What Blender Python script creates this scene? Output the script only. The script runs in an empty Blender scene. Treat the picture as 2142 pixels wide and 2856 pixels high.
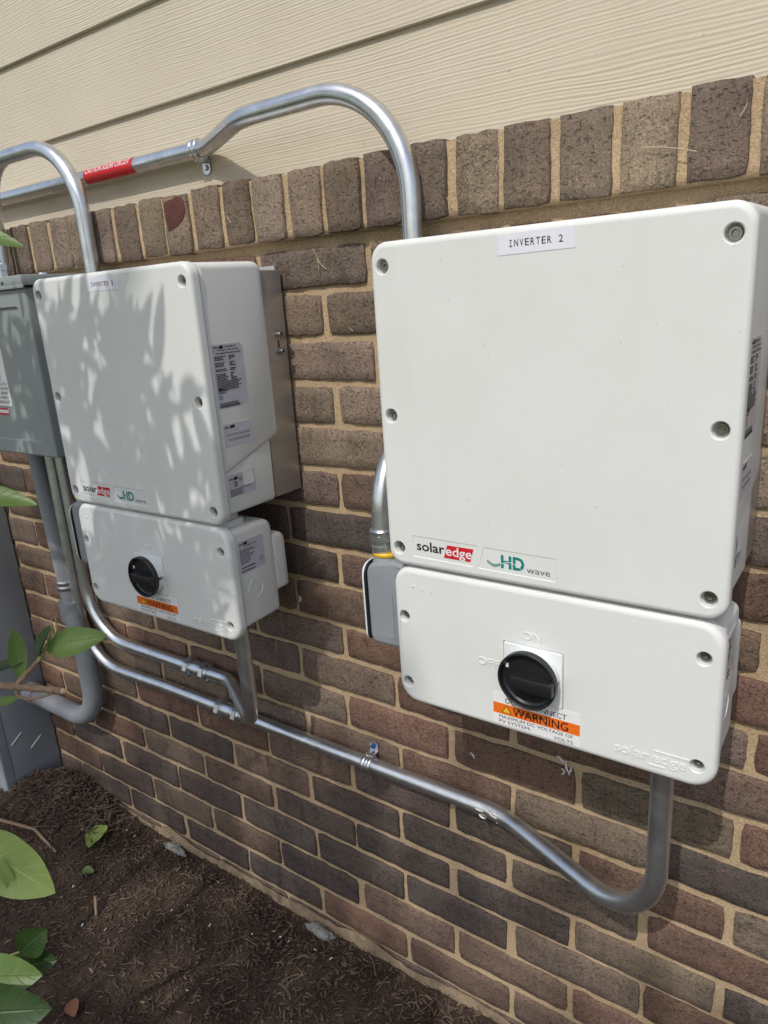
import bpy, bmesh, math, random
from mathutils import Vector, Matrix, noise
from mathutils.geometry import tessellate_polygon
rnd = random.Random(7)
scene = bpy.context.scene
COL = scene.collection

# ------------------------------------------------------------------ camera
cam_data = bpy.data.cameras.new('camera')
cam = bpy.data.objects.new('camera', cam_data)
COL.objects.link(cam)
scene.camera = cam
cam_data.sensor_fit = 'HORIZONTAL'
cam_data.sensor_width = 36.0
cam_data.lens = 2010.26 / 2142 * 36.0
cam_data.clip_start = 0.02
cam_data.clip_end = 2000
YAW, PITCH, ROLL = 0.6271, -0.2887, 0.0672
Rm = Matrix.Rotation(YAW, 3, 'Z') @ Matrix.Rotation(PITCH, 3, 'X') @ Matrix.Rotation(ROLL, 3, 'Y')
right, fwd, up = Rm.col[0], Rm.col[1], Rm.col[2]
cm = Matrix((right, up, -fwd)).transposed().to_4x4()
cm.translation = (0.0, -0.8394, 1.2023)
cam.matrix_world = cm

# ------------------------------------------------------------------ sky, sun, exposure
SUN_TAN = 1.22                      # rise per metre away from the wall
SUN = Vector((0.10, -1.0, SUN_TAN)).normalized()
world = bpy.data.worlds.new('World')
scene.world = world
world.use_nodes = True
wn = world.node_tree.nodes
wl = world.node_tree.links
for n in list(wn):
    wn.remove(n)
wo = wn.new('ShaderNodeOutputWorld')
wb = wn.new('ShaderNodeBackground')
sky = wn.new('ShaderNodeTexSky')
sky.sky_type = 'NISHITA'
sky.sun_disc = False
sky.sun_elevation = math.asin(SUN.z)
sky.sun_rotation = math.atan2(SUN.x, SUN.y)
sky.air_density = 1.0
sky.dust_density = 3.0
sky.ozone_density = 1.0
wb.inputs['Strength'].default_value = 0.15
wl.new(sky.outputs[0], wb.inputs[0])
wl.new(wb.outputs[0], wo.inputs[0])
sun_data = bpy.data.lights.new('sun', 'SUN')
sun_data.energy = 2.0
sun_data.angle = math.radians(0.53)
sun_data.color = (1.0, 0.97, 0.92)
sun = bpy.data.objects.new('sun', sun_data)
COL.objects.link(sun)
sun.rotation_euler = SUN.to_track_quat('Z', 'Y').to_euler()
vs = scene.view_settings
vs.view_transform = 'Standard'
vs.look = 'None'
vs.exposure = 0.17
vs.gamma = 1.0
vs.use_curve_mapping = False

# ------------------------------------------------------------------ materials
MATS = {}
def nodes_of(name):
    m = bpy.data.materials.new(name)
    m.use_nodes = True
    MATS[name] = m
    nt = m.node_tree
    b = nt.nodes['Principled BSDF']
    return m, nt, b
def N(nt, t, **kw):
    n = nt.nodes.new(t)
    for k, v in kw.items():
        if k in n.inputs.keys() if hasattr(n.inputs, 'keys') else False:
            n.inputs[k].default_value = v
        else:
            setattr(n, k, v)
    return n
def noise_tex(nt, vec, scale, detail=4, rough=0.6, dist=0.0):
    n = nt.nodes.new('ShaderNodeTexNoise')
    n.inputs['Scale'].default_value = scale
    n.inputs['Detail'].default_value = detail
    n.inputs['Roughness'].default_value = rough
    n.inputs['Distortion'].default_value = dist
    if vec is not None:
        nt.links.new(vec, n.inputs['Vector'])
    return n.outputs['Fac']
def ramp(nt, fac, stops):
    r = nt.nodes.new('ShaderNodeValToRGB')
    els = r.color_ramp.elements
    while len(els) > 1:
        els.remove(els[-1])
    els[0].position = stops[0][0]
    els[0].color = tuple(stops[0][1]) + ((1,) if len(stops[0][1]) == 3 else ())
    for p, c in stops[1:]:
        e = els.new(p)
        e.color = tuple(c) + ((1,) if len(c) == 3 else ())
    nt.links.new(fac, r.inputs[0])
    return r.outputs['Color']
def g3(v):
    return (v, v, v)
def mixc(nt, fac, a, b, mode='MIX'):
    m = nt.nodes.new('ShaderNodeMix')
    m.data_type = 'RGBA'
    m.blend_type = mode
    for sock, val in ((m.inputs[0], fac), (m.inputs[6], a), (m.inputs[7], b)):
        if isinstance(val, (int, float)):
            sock.default_value = val
        elif isinstance(val, tuple):
            sock.default_value = val + (1,) if len(val) == 3 else val
        else:
            nt.links.new(val, sock)
    return m.outputs[2]
def mathn(nt, op, a, b=None):
    m = nt.nodes.new('ShaderNodeMath')
    m.operation = op
    for i, v in enumerate((a, b)):
        if v is None:
            continue
        if isinstance(v, (int, float)):
            m.inputs[i].default_value = v
        else:
            nt.links.new(v, m.inputs[i])
    return m.outputs[0]
def bump(nt, b, h, strength, dist, prev=None):
    n = nt.nodes.new('ShaderNodeBump')
    n.inputs['Strength'].default_value = strength
    n.inputs['Distance'].default_value = dist
    nt.links.new(h, n.inputs['Height'])
    if prev is not None:
        nt.links.new(prev, n.inputs['Normal'])
    nt.links.new(n.outputs[0], b.inputs['Normal'])
    return n.outputs[0]
def coords(nt, kind='Object', scale=None, loc_from_random=False):
    t = nt.nodes.new('ShaderNodeTexCoord')
    v = t.outputs[kind]
    if scale is not None or loc_from_random:
        mp = nt.nodes.new('ShaderNodeMapping')
        nt.links.new(v, mp.inputs['Vector'])
        if scale is not None:
            mp.inputs['Scale'].default_value = scale
        if loc_from_random:
            oi = nt.nodes.new('ShaderNodeObjectInfo')
            cx = nt.nodes.new('ShaderNodeCombineXYZ')
            for i, k in enumerate((37.0, 11.0, 23.0)):
                nt.links.new(mathn(nt, 'MULTIPLY', oi.outputs['Random'], k), cx.inputs[i])
            nt.links.new(cx.outputs[0], mp.inputs['Location'])
        v = mp.outputs[0]
    return v
def geo_pos(nt, scale=None):
    g = nt.nodes.new('ShaderNodeNewGeometry')
    v = g.outputs['Position']
    if scale is not None:
        mp = nt.nodes.new('ShaderNodeMapping')
        mp.inputs['Scale'].default_value = scale
        nt.links.new(v, mp.inputs['Vector'])
        v = mp.outputs[0]
    return v
def simple(name, col, rough=0.5, metal=0.0, var=0.0, vscale=40.0, bumpd=0.0, bscale=300.0, spec=None):
    m, nt, b = nodes_of(name)
    b.inputs['Roughness'].default_value = rough
    b.inputs['Metallic'].default_value = metal
    if spec is not None:
        b.inputs['Specular IOR Level'].default_value = spec
    v = coords(nt)
    if var > 0:
        f = noise_tex(nt, v, vscale, 5, 0.6)
        c = ramp(nt, f, [(0.25, tuple(max(0, x * (1 - var)) for x in col)), (0.75, tuple(min(1, x * (1 + var)) for x in col))])
        nt.links.new(c, b.inputs['Base Color'])
    else:
        b.inputs['Base Color'].default_value = tuple(col) + (1,)
    if bumpd > 0:
        bump(nt, b, noise_tex(nt, v, bscale, 3, 0.6), 0.6, bumpd)
    return m

def mat_brick():
    m, nt, b = nodes_of('brick')
    v = coords(nt, loc_from_random=True)
    oi = nt.nodes.new('ShaderNodeObjectInfo')
    base = oi.outputs['Color']
    f1 = noise_tex(nt, v, 14, 5, 0.65, 0.3)
    c = mixc(nt, 1.0, base, ramp(nt, f1, [(0.25, g3(0.66)), (0.5, g3(1.0)), (0.8, (1.3, 1.24, 1.18))]), 'MULTIPLY')
    # fired hue drift
    f2 = noise_tex(nt, v, 5, 2, 0.5)
    c = mixc(nt, ramp(nt, f2, [(0.45, g3(0)), (0.75, g3(0.45))]), c, (0.13, 0.085, 0.066))
    # fine sandy grain
    f3 = noise_tex(nt, v, 420, 3, 0.7)
    c = mixc(nt, 1.0, c, ramp(nt, f3, [(0.3, g3(0.62)), (0.55, g3(1.05)), (0.72, g3(1.75)), (0.82, g3(2.6))]), 'MULTIPLY')
    # diagonal fold marks left by the mould
    tc_ = nt.nodes.new('ShaderNodeTexCoord'); oi2 = nt.nodes.new('ShaderNodeObjectInfo')
    mp_ = nt.nodes.new('ShaderNodeMapping'); mp_.inputs['Rotation'].default_value = (0, 0.75, 0); mp_.inputs['Scale'].default_value = (42, 10, 8)
    nt.links.new(tc_.outputs['Object'], mp_.inputs['Vector'])
    cb_ = nt.nodes.new('ShaderNodeCombineXYZ')
    nt.links.new(mathn(nt, 'MULTIPLY', oi2.outputs['Random'], 71.0), cb_.inputs[0]); nt.links.new(mathn(nt, 'MULTIPLY', oi2.outputs['Random'], 31.0), cb_.inputs[2])
    nt.links.new(cb_.outputs[0], mp_.inputs['Location'])
    f5 = noise_tex(nt, mp_.outputs[0], 1.0, 3, 0.55)
    c = mixc(nt, 1.0, c, ramp(nt, f5, [(0.28, g3(0.72)), (0.42, g3(1.0)), (0.68, g3(1.0)), (0.8, g3(1.25))]), 'MULTIPLY')
    # pale dusty streaks
    vs_ = coords(nt, scale=(60, 60, 7), loc_from_random=True)
    f4 = noise_tex(nt, vs_, 1.0, 3, 0.6)
    c = mixc(nt, ramp(nt, f4, [(0.62, g3(0)), (0.85, g3(0.22))]), c, (0.33, 0.30, 0.27))
    nt.links.new(c, b.inputs['Base Color'])
    b.inputs['Roughness'].default_value = 0.88
    b.inputs['Specular IOR Level'].default_value = 0.25
    # pits: small holes, their shade and held dirt darkened into the colour
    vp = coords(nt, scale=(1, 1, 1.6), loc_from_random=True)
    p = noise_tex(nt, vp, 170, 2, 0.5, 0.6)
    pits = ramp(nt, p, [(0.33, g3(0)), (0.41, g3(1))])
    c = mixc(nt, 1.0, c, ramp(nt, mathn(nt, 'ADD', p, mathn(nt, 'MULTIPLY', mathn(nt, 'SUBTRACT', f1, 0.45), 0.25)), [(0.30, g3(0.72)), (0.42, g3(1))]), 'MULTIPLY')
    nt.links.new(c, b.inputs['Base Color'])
    h = mathn(nt, 'ADD', mathn(nt, 'MULTIPLY', pits, 0.7), mathn(nt, 'MULTIPLY', f3, 0.35))
    h = mathn(nt, 'ADD', h, mathn(nt, 'ADD', mathn(nt, 'MULTIPLY', noise_tex(nt, v, 60, 4, 0.6), 0.9), mathn(nt, 'MULTIPLY', f5, 0.8)))
    bump(nt, b, h, 0.9, 0.0024)
    return m
def mat_mortar():
    m, nt, b = nodes_of('mortar')
    v = geo_pos(nt)
    f = noise_tex(nt, v, 12, 5, 0.6)
    c = ramp(nt, f, [(0.3, (0.435, 0.32, 0.195)), (0.7, (0.52, 0.39, 0.248))])
    g = noise_tex(nt, v, 520, 3, 0.75)
    c = mixc(nt, 1.0, c, ramp(nt, g, [(0.3, g3(0.62)), (0.55, g3(1.0)), (0.75, g3(1.5))]), 'MULTIPLY')
    # grimy near the soil
    sx = nt.nodes.new('ShaderNodeSeparateXYZ')
    nt.links.new(v, sx.inputs[0])
    nt.links.new(c, b.inputs['Base Color'])
    b.inputs['Roughness'].default_value = 0.95
    b.inputs['Specular IOR Level'].default_value = 0.15
    h = mathn(nt, 'ADD', mathn(nt, 'MULTIPLY', g, 0.5), noise_tex(nt, v, 130, 4, 0.6))
    bump(nt, b, h, 0.8, 0.002)
    return m
def mat_siding():
    m, nt, b = nodes_of('siding_paint')
    v = coords(nt, loc_from_random=True)
    # long wandering wood grain: bands across z, distorted by stretched noise
    sx = nt.nodes.new('ShaderNodeSeparateXYZ')
    nt.links.new(v, sx.inputs[0])
    vs_ = coords(nt, scale=(2.2, 1, 9), loc_from_random=True)
    w1 = noise_tex(nt, vs_, 1.0, 2, 0.5)
    vs2 = coords(nt, scale=(14, 1, 60), loc_from_random=True)
    w2 = noise_tex(nt, vs2, 1.0, 3, 0.6)
    z = mathn(nt, 'ADD', mathn(nt, 'ADD', sx.outputs['Z'], mathn(nt, 'MULTIPLY', w1, 0.030)), mathn(nt, 'MULTIPLY', w2, 0.0042))
    band = mathn(nt, 'SINE', mathn(nt, 'MULTIPLY', z, 2 * math.pi / 0.0043))
    band2 = mathn(nt, 'SINE', mathn(nt, 'MULTIPLY', z, 2 * math.pi / 0.0071))
    amp = ramp(nt, w1, [(0.3, g3(0.35)), (0.6, g3(1.0))])
    h = mathn(nt, 'MULTIPLY', mathn(nt, 'ADD', mathn(nt, 'MULTIPLY', band, 0.5), mathn(nt, 'MULTIPLY', band2, 0.35)), amp)
    h = mathn(nt, 'ADD', h, mathn(nt, 'MULTIPLY', noise_tex(nt, coords(nt, scale=(18, 1, 260)), 1.0, 2, 0.6), 0.5))
    f = noise_tex(nt, v, 5, 4, 0.6)
    c = ramp(nt, f, [(0.3, (0.515, 0.455, 0.345)), (0.7, (0.555, 0.495, 0.38))])
    sp_ = noise_tex(nt, v, 95, 2, 0.4)
    c = mixc(nt, ramp(nt, sp_, [(0.74, g3(0)), (0.78, g3(0.35))]), c, (0.25, 0.21, 0.15))
    nt.links.new(c, b.inputs['Base Color'])
    b.inputs['Roughness'].default_value = 0.62
    bump(nt, b, h, 0.42, 0.0007)
    return m
def mat_galv(name, base, rough, dirty=0.3):
    m, nt, b = nodes_of(name)
    v = geo_pos(nt)
    f = noise_tex(nt, v, 42, 3, 0.55)
    c = ramp(nt, f, [(0.3, tuple(x * (1 - dirty) for x in base)), (0.6, base), (0.8, tuple(min(1, x * 1.2) for x in base))])
    nt.links.new(c, b.inputs['Base Color'])
    b.inputs['Metallic'].default_value = 0.93
    r = ramp(nt, noise_tex(nt, v, 38, 3, 0.55), [(0.3, g3(rough - 0.03)), (0.7, g3(rough + 0.08))])
    nt.links.new(r, b.inputs['Roughness'])
    return m
def mat_alu():
    m, nt, b = nodes_of('brushed_aluminium')
    v = coords(nt, scale=(1, 1, 1))
    vs_ = coords(nt, scale=(6, 6, 900))
    f = noise_tex(nt, vs_, 1.0, 2, 0.6)
    vb = coords(nt, scale=(1, 1, 26))
    f2 = noise_tex(nt, vb, 1.0, 2, 0.5)
    c = mixc(nt, 0.5, ramp(nt, f, [(0.3, (0.42, 0.41, 0.39)), (0.7, (0.56, 0.55, 0.53))]), ramp(nt, f2, [(0.3, (0.40, 0.38, 0.35)), (0.7, (0.60, 0.59, 0.57))]))
    nt.links.new(c, b.inputs['Base Color'])
    b.inputs['Metallic'].default_value = 0.75
    b.inputs['Roughness'].default_value = 0.42
    bump(nt, b, f, 0.15, 0.0004)
    return m
def mat_plastic():
    m, nt, b = nodes_of('white_plastic')
    v = coords(nt)
    f = noise_tex(nt, v, 9, 4, 0.55)
    c = ramp(nt, f, [(0.3, (0.68, 0.695, 0.66)), (0.7, (0.715, 0.73, 0.70))])
    d = noise_tex(nt, v, 260, 1, 0.3)
    c = mixc(nt, ramp(nt, d, [(0.775, g3(0)), (0.80, g3(0.5))]), c, (0.35, 0.33, 0.30))
    st_ = noise_tex(nt, coords(nt, scale=(34, 34, 3.0)), 1.0, 4, 0.6)
    sm_ = noise_tex(nt, v, 16, 5, 0.7)
    c = mixc(nt, mathn(nt, 'MULTIPLY', ramp(nt, st_, [(0.55, g3(0)), (0.8, g3(0.16))]), sm_), c, (0.45, 0.42, 0.36))
    nt.links.new(c, b.inputs['Base Color'])
    nt.links.new(ramp(nt, sm_, [(0.3, g3(0.40)), (0.7, g3(0.52))]), b.inputs['Roughness'])
    b.inputs['Specular IOR Level'].default_value = 0.4
    bump(nt, b, noise_tex(nt, v, 900, 2, 0.6), 0.25, 0.0003)
    return m
def mat_grey_paint(name, col, rough):
    m, nt, b = nodes_of(name)
    v = coords(nt)
    f = noise_tex(nt, v, 7, 5, 0.6)
    c = ramp(nt, f, [(0.3, tuple(x * 0.9 for x in col)), (0.7, tuple(x * 1.08 for x in col))])
    sm = noise_tex(nt, coords(nt, scale=(8, 8, 30)), 1.0, 5, 0.7)
    c = mixc(nt, ramp(nt, sm, [(0.68, g3(0)), (0.8, g3(0.3))]), c, tuple(x * 0.45 for x in col))
    nt.links.new(c, b.inputs['Base Color'])
    b.inputs['Roughness'].default_value = rough
    bump(nt, b, noise_tex(nt, v, 500, 2, 0.6), 0.2, 0.0004)
    return m
def mat_soil():
    m, nt, b = nodes_of('soil')
    v = geo_pos(nt)
    f = noise_tex(nt, v, 7, 6, 0.7)
    c = ramp(nt, f, [(0.25, (0.043, 0.030, 0.021)), (0.55, (0.085, 0.060, 0.043)), (0.8, (0.14, 0.103, 0.076))])
    g = noise_tex(nt, v, 160, 4, 0.75)
    c = mixc(nt, 1.0, c, ramp(nt, g, [(0.3, g3(0.5)), (0.55, g3(1.0)), (0.8, g3(1.7))]), 'MULTIPLY')
    nt.links.new(c, b.inputs['Base Color'])
    b.inputs['Roughness'].default_value = 0.97
    b.inputs['Specular IOR Level'].default_value = 0.1
    h = mathn(nt, 'ADD', noise_tex(nt, v, 90, 5, 0.7), mathn(nt, 'MULTIPLY', g, 0.5))
    bump(nt, b, h, 1.0, 0.008)
    return m
def mat_leaf(name, c0, c1, trans=0.35):
    m, nt, b = nodes_of(name)
    v = coords(nt)
    f = noise_tex(nt, v, 30, 4, 0.6)
    uvn = nt.nodes.new('ShaderNodeUVMap')
    sx = nt.nodes.new('ShaderNodeSeparateXYZ')
    nt.links.new(uvn.outputs[0], sx.inputs[0])
    # side veins: slanted stripes leaving the midrib
    a = mathn(nt, 'ABSOLUTE', mathn(nt, 'SUBTRACT', sx.outputs['Y'], 0.5))
    s = mathn(nt, 'SUBTRACT', mathn(nt, 'MULTIPLY', sx.outputs['X'], 9.0), mathn(nt, 'MULTIPLY', a, 3.2))
    fr = mathn(nt, 'ABSOLUTE', mathn(nt, 'SUBTRACT', mathn(nt, 'FRACT', s), 0.5))
    vein = ramp(nt, fr, [(0.0, g3(1)), (0.06, g3(0))])
    mid = ramp(nt, a, [(0.0, g3(1)), (0.03, g3(0))])
    vv = mathn(nt, 'MAXIMUM', mathn(nt, 'MULTIPLY', vein, 0.55), mid)
    c = ramp(nt, f, [(0.3, c0), (0.7, c1)])
    c = mixc(nt, mathn(nt, 'MULTIPLY', vv, 0.45), c, tuple(min(1, x * 1.7 + 0.02) for x in c1))
    nt.links.new(c, b.inputs['Base Color'])
    b.inputs['Roughness'].default_value = 0.42
    bump(nt, b, mathn(nt, 'SUBTRACT', 1.0, vv), 0.5, 0.0008)
    tr = nt.nodes.new('ShaderNodeBsdfTranslucent')
    nt.links.new(c, tr.inputs['Color'])
    mx = nt.nodes.new('ShaderNodeMixShader')
    mx.inputs[0].default_value = trans
    out = nt.nodes['Material Output']
    nt.links.new(b.outputs[0], mx.inputs[1])
    nt.links.new(tr.outputs[0], mx.inputs[2])
    nt.links.new(mx.outputs[0], out.inputs['Surface'])
    return m

mat_brick(); mat_mortar(); mat_siding(); mat_alu(); mat_plastic(); mat_soil()
mat_galv('galvanised_steel', (0.68, 0.70, 0.71), 0.29, 0.14)
simple('seam_grey', (0.07, 0.075, 0.08), 0.6)
mat_galv('zinc_fitting', (0.66, 0.68, 0.70), 0.26, 0.2)
mat_galv('stainless', (0.42, 0.42, 0.40), 0.25, 0.3)
mat_grey_paint('grey_enamel', (0.27, 0.30, 0.295), 0.4)
mat_grey_paint('cabinet_plastic', (0.26, 0.28, 0.30), 0.5)
mat_grey_paint('pvc_grey', (0.24, 0.255, 0.27), 0.45)
mat_grey_paint('fitting_grey', (0.26, 0.28, 0.30), 0.38)
simple('knob_plate', (0.72, 0.75, 0.74), 0.4)
simple('black_plastic', (0.014, 0.014, 0.016), 0.33)
simple('dark_hole', (0.015, 0.015, 0.015), 0.8)
simple('gasket_black', (0.012, 0.012, 0.012), 0.6)
simple('cover_edge', (0.72, 0.73, 0.74), 0.4)
simple('yellow_plastic', (0.75, 0.46, 0.02), 0.4)
simple('paper_white', (0.74, 0.74, 0.80), 0.55, var=0.03, vscale=60)
simple('label_white', (0.78, 0.78, 0.77), 0.4)
simple('label_grey', (0.52, 0.52, 0.575), 0.32, var=0.06, vscale=30)
simple('ink_black', (0.012, 0.012, 0.014), 0.5)
simple('ink_grey', (0.10, 0.10, 0.12), 0.5)
simple('ink_white', (0.8, 0.76, 0.76), 0.5)
simple('logo_red', (0.56, 0.012, 0.022), 0.42)
simple('logo_teal', (0.005, 0.20, 0.17), 0.42)
simple('label_red', (0.55, 0.012, 0.018), 0.36)
simple('label_orange', (0.80, 0.155, 0.012), 0.42)
simple('label_yellow', (0.80, 0.50, 0.02), 0.42)
simple('screw_blue', (0.02, 0.09, 0.30), 0.3, 0.5)
simple('red_patch', (0.085, 0.026, 0.019), 0.85, var=0.25, vscale=60, bumpd=0.0015, bscale=120)
simple('foam_grey', (0.21, 0.21, 0.19), 0.9, var=0.5, vscale=140, bumpd=0.004, bscale=120)
simple('caulk', (0.62, 0.60, 0.57), 0.6)
simple('straw', (0.50, 0.41, 0.26), 0.8)
simple('dry_stalk', (0.26, 0.20, 0.13), 0.85)
simple('mulch_dark', (0.075, 0.051, 0.038), 0.92, var=0.4, vscale=90)
simple('mulch_brown', (0.105, 0.071, 0.050), 0.92, var=0.4, vscale=90)
simple('mulch_tan', (0.19, 0.135, 0.088), 0.9, var=0.3, vscale=90)
simple('bark', (0.24, 0.165, 0.105), 0.85, var=0.35, vscale=120, bumpd=0.003, bscale=260)
simple('green_stem', (0.26, 0.27, 0.10), 0.6)
simple('cut_wood', (0.55, 0.42, 0.27), 0.7)
simple('brown_leaf', (0.20, 0.085, 0.038), 0.8, var=0.3, vscale=90)
simple('bounce_grass', (0.10, 0.12, 0.05), 0.95, var=0.3, vscale=3, bumpd=0.02, bscale=60)
simple('mortar_dirty', (0.27, 0.20, 0.125), 0.95, var=0.45, vscale=35, bumpd=0.004, bscale=150)
simple('concrete', (0.34, 0.32, 0.29), 0.9, var=0.2, vscale=30, bumpd=0.003, bscale=120)
mat_leaf('leaf_green', (0.10, 0.18, 0.035), (0.16, 0.26, 0.06))
mat_leaf('leaf_pale', (0.25, 0.35, 0.085), (0.34, 0.44, 0.14), 0.3)
mat_leaf('leaf_dark', (0.020, 0.050, 0.009), (0.036, 0.078, 0.015), 0.25)
mat_leaf('tree_leaf', (0.030, 0.065, 0.014), (0.06, 0.11, 0.025), 0.2)

# ------------------------------------------------------------------ mesh helpers
class MB:
    def __init__(self):
        self.v = []; self.f = []; self.mi = []; self.uv = None
    def add(self, verts, faces, mi=0):
        o = len(self.v)
        self.v.extend([tuple(p) for p in verts])
        for f in faces:
            self.f.append(tuple(i + o for i in f)); self.mi.append(mi)
    def loft(self, rings, cap0=False, cap1=False, closed=True, mi=0):
        n = len(rings[0]); v = []; f = []
        for r in rings:
            v.extend(r)
        for k in range(len(rings) - 1):
            for i in range(n if closed else n - 1):
                j = (i + 1) % n
                f.append((k * n + i, k * n + j, (k + 1) * n + j, (k + 1) * n + i))
        if cap0:
            f.append(tuple(range(n))[::-1])
        if cap1:
            b = (len(rings) - 1) * n
            f.append(tuple(b + i for i in range(n)))
        self.add(v, f, mi)
    def box(self, a, b, bev=0.0, mi=0, seg=2):
        bm = bmesh.new()
        bmesh.ops.create_cube(bm, size=1.0)
        c = [(a[i] + b[i]) / 2 for i in range(3)]; s = [abs(b[i] - a[i]) for i in range(3)]
        for v in bm.verts:
            v.co = Vector((c[0] + v.co.x * s[0], c[1] + v.co.y * s[1], c[2] + v.co.z * s[2]))
        if bev > 0:
            bmesh.ops.bevel(bm, geom=bm.edges[:], offset=bev, segments=seg, affect='EDGES', profile=0.5)
        bm.verts.index_update()
        self.add([v.co[:] for v in bm.verts], [tuple(v.index for v in f.verts) for f in bm.faces], mi)
        bm.free()
    def ring_pts(self, c, axis, r, n, rot=0.0):
        axis = Vector(axis).normalized()
        u = axis.orthogonal().normalized()
        if abs(axis.z) > 0.9: u = Vector((1, 0, 0))
        elif abs(axis.y) > 0.9: u = Vector((1, 0, 0))
        elif abs(axis.x) > 0.9: u = Vector((0, 1, 0))
        w = axis.cross(u)
        c = Vector(c)
        return [tuple(c + u * (r * math.cos(rot + 2 * math.pi * i / n)) + w * (r * math.sin(rot + 2 * math.pi * i / n))) for i in range(n)]
    def lathe(self, base, axis, prof, n=24, cap0=True, cap1=True, rot=0.0, mi=0):
        axis = Vector(axis).normalized()
        rings = [self.ring_pts(Vector(base) + axis * h, axis, max(r, 1e-5), n, rot) for h, r in prof]
        self.loft(rings, cap0, cap1, True, mi)
    def build(self, name, mat, parent=None, smooth=False, angle=38, fix=True):
        me = bpy.data.meshes.new(name)
        me.from_pydata(self.v, [], self.f)
        for m in (mat if isinstance(mat, (list, tuple)) else [mat]):
            me.materials.append(MATS[m])
        if any(self.mi):
            me.polygons.foreach_set('material_index', self.mi)
        if self.uv:
            ul = me.uv_layers.new(name='UVMap')
            for l in me.loops:
                ul.data[l.index].uv = self.uv[l.vertex_index]
        if fix:
            bm = bmesh.new(); bm.from_mesh(me)
            bmesh.ops.recalc_face_normals(bm, faces=bm.faces[:])
            bm.to_mesh(me); bm.free()
        if smooth:
            me.polygons.foreach_set('use_smooth', [True] * len(me.polygons))
            me.set_sharp_from_angle(angle=math.radians(angle))
        me.update()
        o = bpy.data.objects.new(name, me)
        COL.objects.link(o)
        if parent is not None:
            o.parent = parent
        return o
def tag(o, label=None, cat=None, group=None, kind=None):
    if label: o['label'] = label
    if cat: o['category'] = cat
    if group: o['group'] = group
    if kind: o['kind'] = kind
    return o
def empty(name, loc, label=None, cat=None, group=None):
    o = bpy.data.objects.new(name, None)
    o.empty_display_size = 0.05
    COL.objects.link(o)
    o.location = loc
    return tag(o, label, cat, group)
def copy_tree(o, parent=None):
    c = o.copy()
    COL.objects.link(c)
    c.parent = parent
    for k in ('label', 'group'):
        if parent is None and k in c: del c[k]
    for ch in list(o.children):
        copy_tree(ch, c)
    return c
def rr(x0, x1, z0, z1, r, n=6):
    pts = []
    for cx, cz, a0 in ((x1 - r, z1 - r, 0), (x0 + r, z1 - r, 90), (x0 + r, z0 + r, 180), (x1 - r, z0 + r, 270)):
        for i in range(n + 1):
            a = math.radians(a0 + 90 * i / n)
            pts.append((cx + r * math.cos(a), cz + r * math.sin(a)))
    return pts
def round_poly(pts, r, n=4):
    out = []
    m = len(pts)
    for i in range(m):
        p = Vector(pts[i]); a = Vector(pts[i - 1]); b = Vector(pts[(i + 1) % m])
        ri = r[i] if isinstance(r, (list, tuple)) else r
        if ri <= 0:
            out.append(tuple(p)); continue
        d1 = (a - p).normalized(); d2 = (b - p).normalized()
        ang = d1.angle(d2)
        t = ri / math.tan(ang / 2)
        t = min(t, (a - p).length * 0.49, (b - p).length * 0.49)
        for k in range(n + 1):
            s = k / n
            q = (p + d1 * t) * (1 - s) ** 2 + p * 2 * s * (1 - s) + (p + d2 * t) * s ** 2
            out.append(tuple(q))
    return out
def inset_poly(pts, d):
    m = len(pts)
    area = sum(pts[i][0] * pts[(i + 1) % m][1] - pts[(i + 1) % m][0] * pts[i][1] for i in range(m))
    sg = 1 if area > 0 else -1
    out = []
    for i in range(m):
        p = Vector(pts[i]); a = Vector(pts[i - 1]); b = Vector(pts[(i + 1) % m])
        e1 = (p - a); e2 = (b - p)
        if e1.length < 1e-9: e1 = e2
        if e2.length < 1e-9: e2 = e1
        n1 = Vector((-e1.y, e1.x)).normalized() * sg; n2 = Vector((-e2.y, e2.x)).normalized() * sg
        nn = n1 + n2
        if nn.length < 1e-6: nn = n1
        nn.normalize()
        c = max(0.35, nn.dot(n1))
        out.append(tuple(p + nn * (d / c)))
    return out
def circ(cx, cz, r, n=24):
    return [(cx + r * math.cos(2 * math.pi * i / n), cz + r * math.sin(2 * math.pi * i / n)) for i in range(n)]
def holed_panel(mb, outer, y, holes, mi=0):
    """flat panel in the xz plane at depth y with recesses: holes = [(loop, depth, rim)]"""
    loops = [outer] + [h[0] for h in holes]
    flat = [p for l in loops for p in l]
    tris = tessellate_polygon([[Vector((p[0], p[1], 0)) for p in l] for l in loops])
    mb.add([(p[0], y, p[1]) for p in flat], [tuple(t) for t in tris], mi)
    for loop, dep, rim in holes:
        r0 = [(p[0], y, p[1]) for p in loop]
        lp2 = inset_poly(loop, rim)
        lp3 = inset_poly(loop, rim * 1.35)
        r1 = [(p[0], y + rim * 0.9, p[1]) for p in lp2]
        r2 = [(p[0], y + dep, p[1]) for p in lp3]
        mb.loft([r0, r1, r2], False, True, True, mi)
def plate_front(mb, loop, y0, y1, bev, nb=4, mi=0, holes=None, capback=False):
    """moulded shell: loop in xz, from y1 (back) to y0 (front, smaller y) with a rounded front edge"""
    rings = [[(p[0], y1, p[1]) for p in loop], [(p[0], y0 + bev, p[1]) for p in loop]]
    last = loop
    for i in range(1, nb + 1):
        a = math.pi / 2 * i / nb
        ins = inset_poly(loop, bev * (1 - math.cos(a)))
        rings.append([(p[0], y0 + bev * (1 - math.sin(a)), p[1]) for p in ins])
        last = ins
    mb.loft(rings, capback, not holes, True, mi)
    if holes:
        holed_panel(mb, last, y0, holes, mi)
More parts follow.
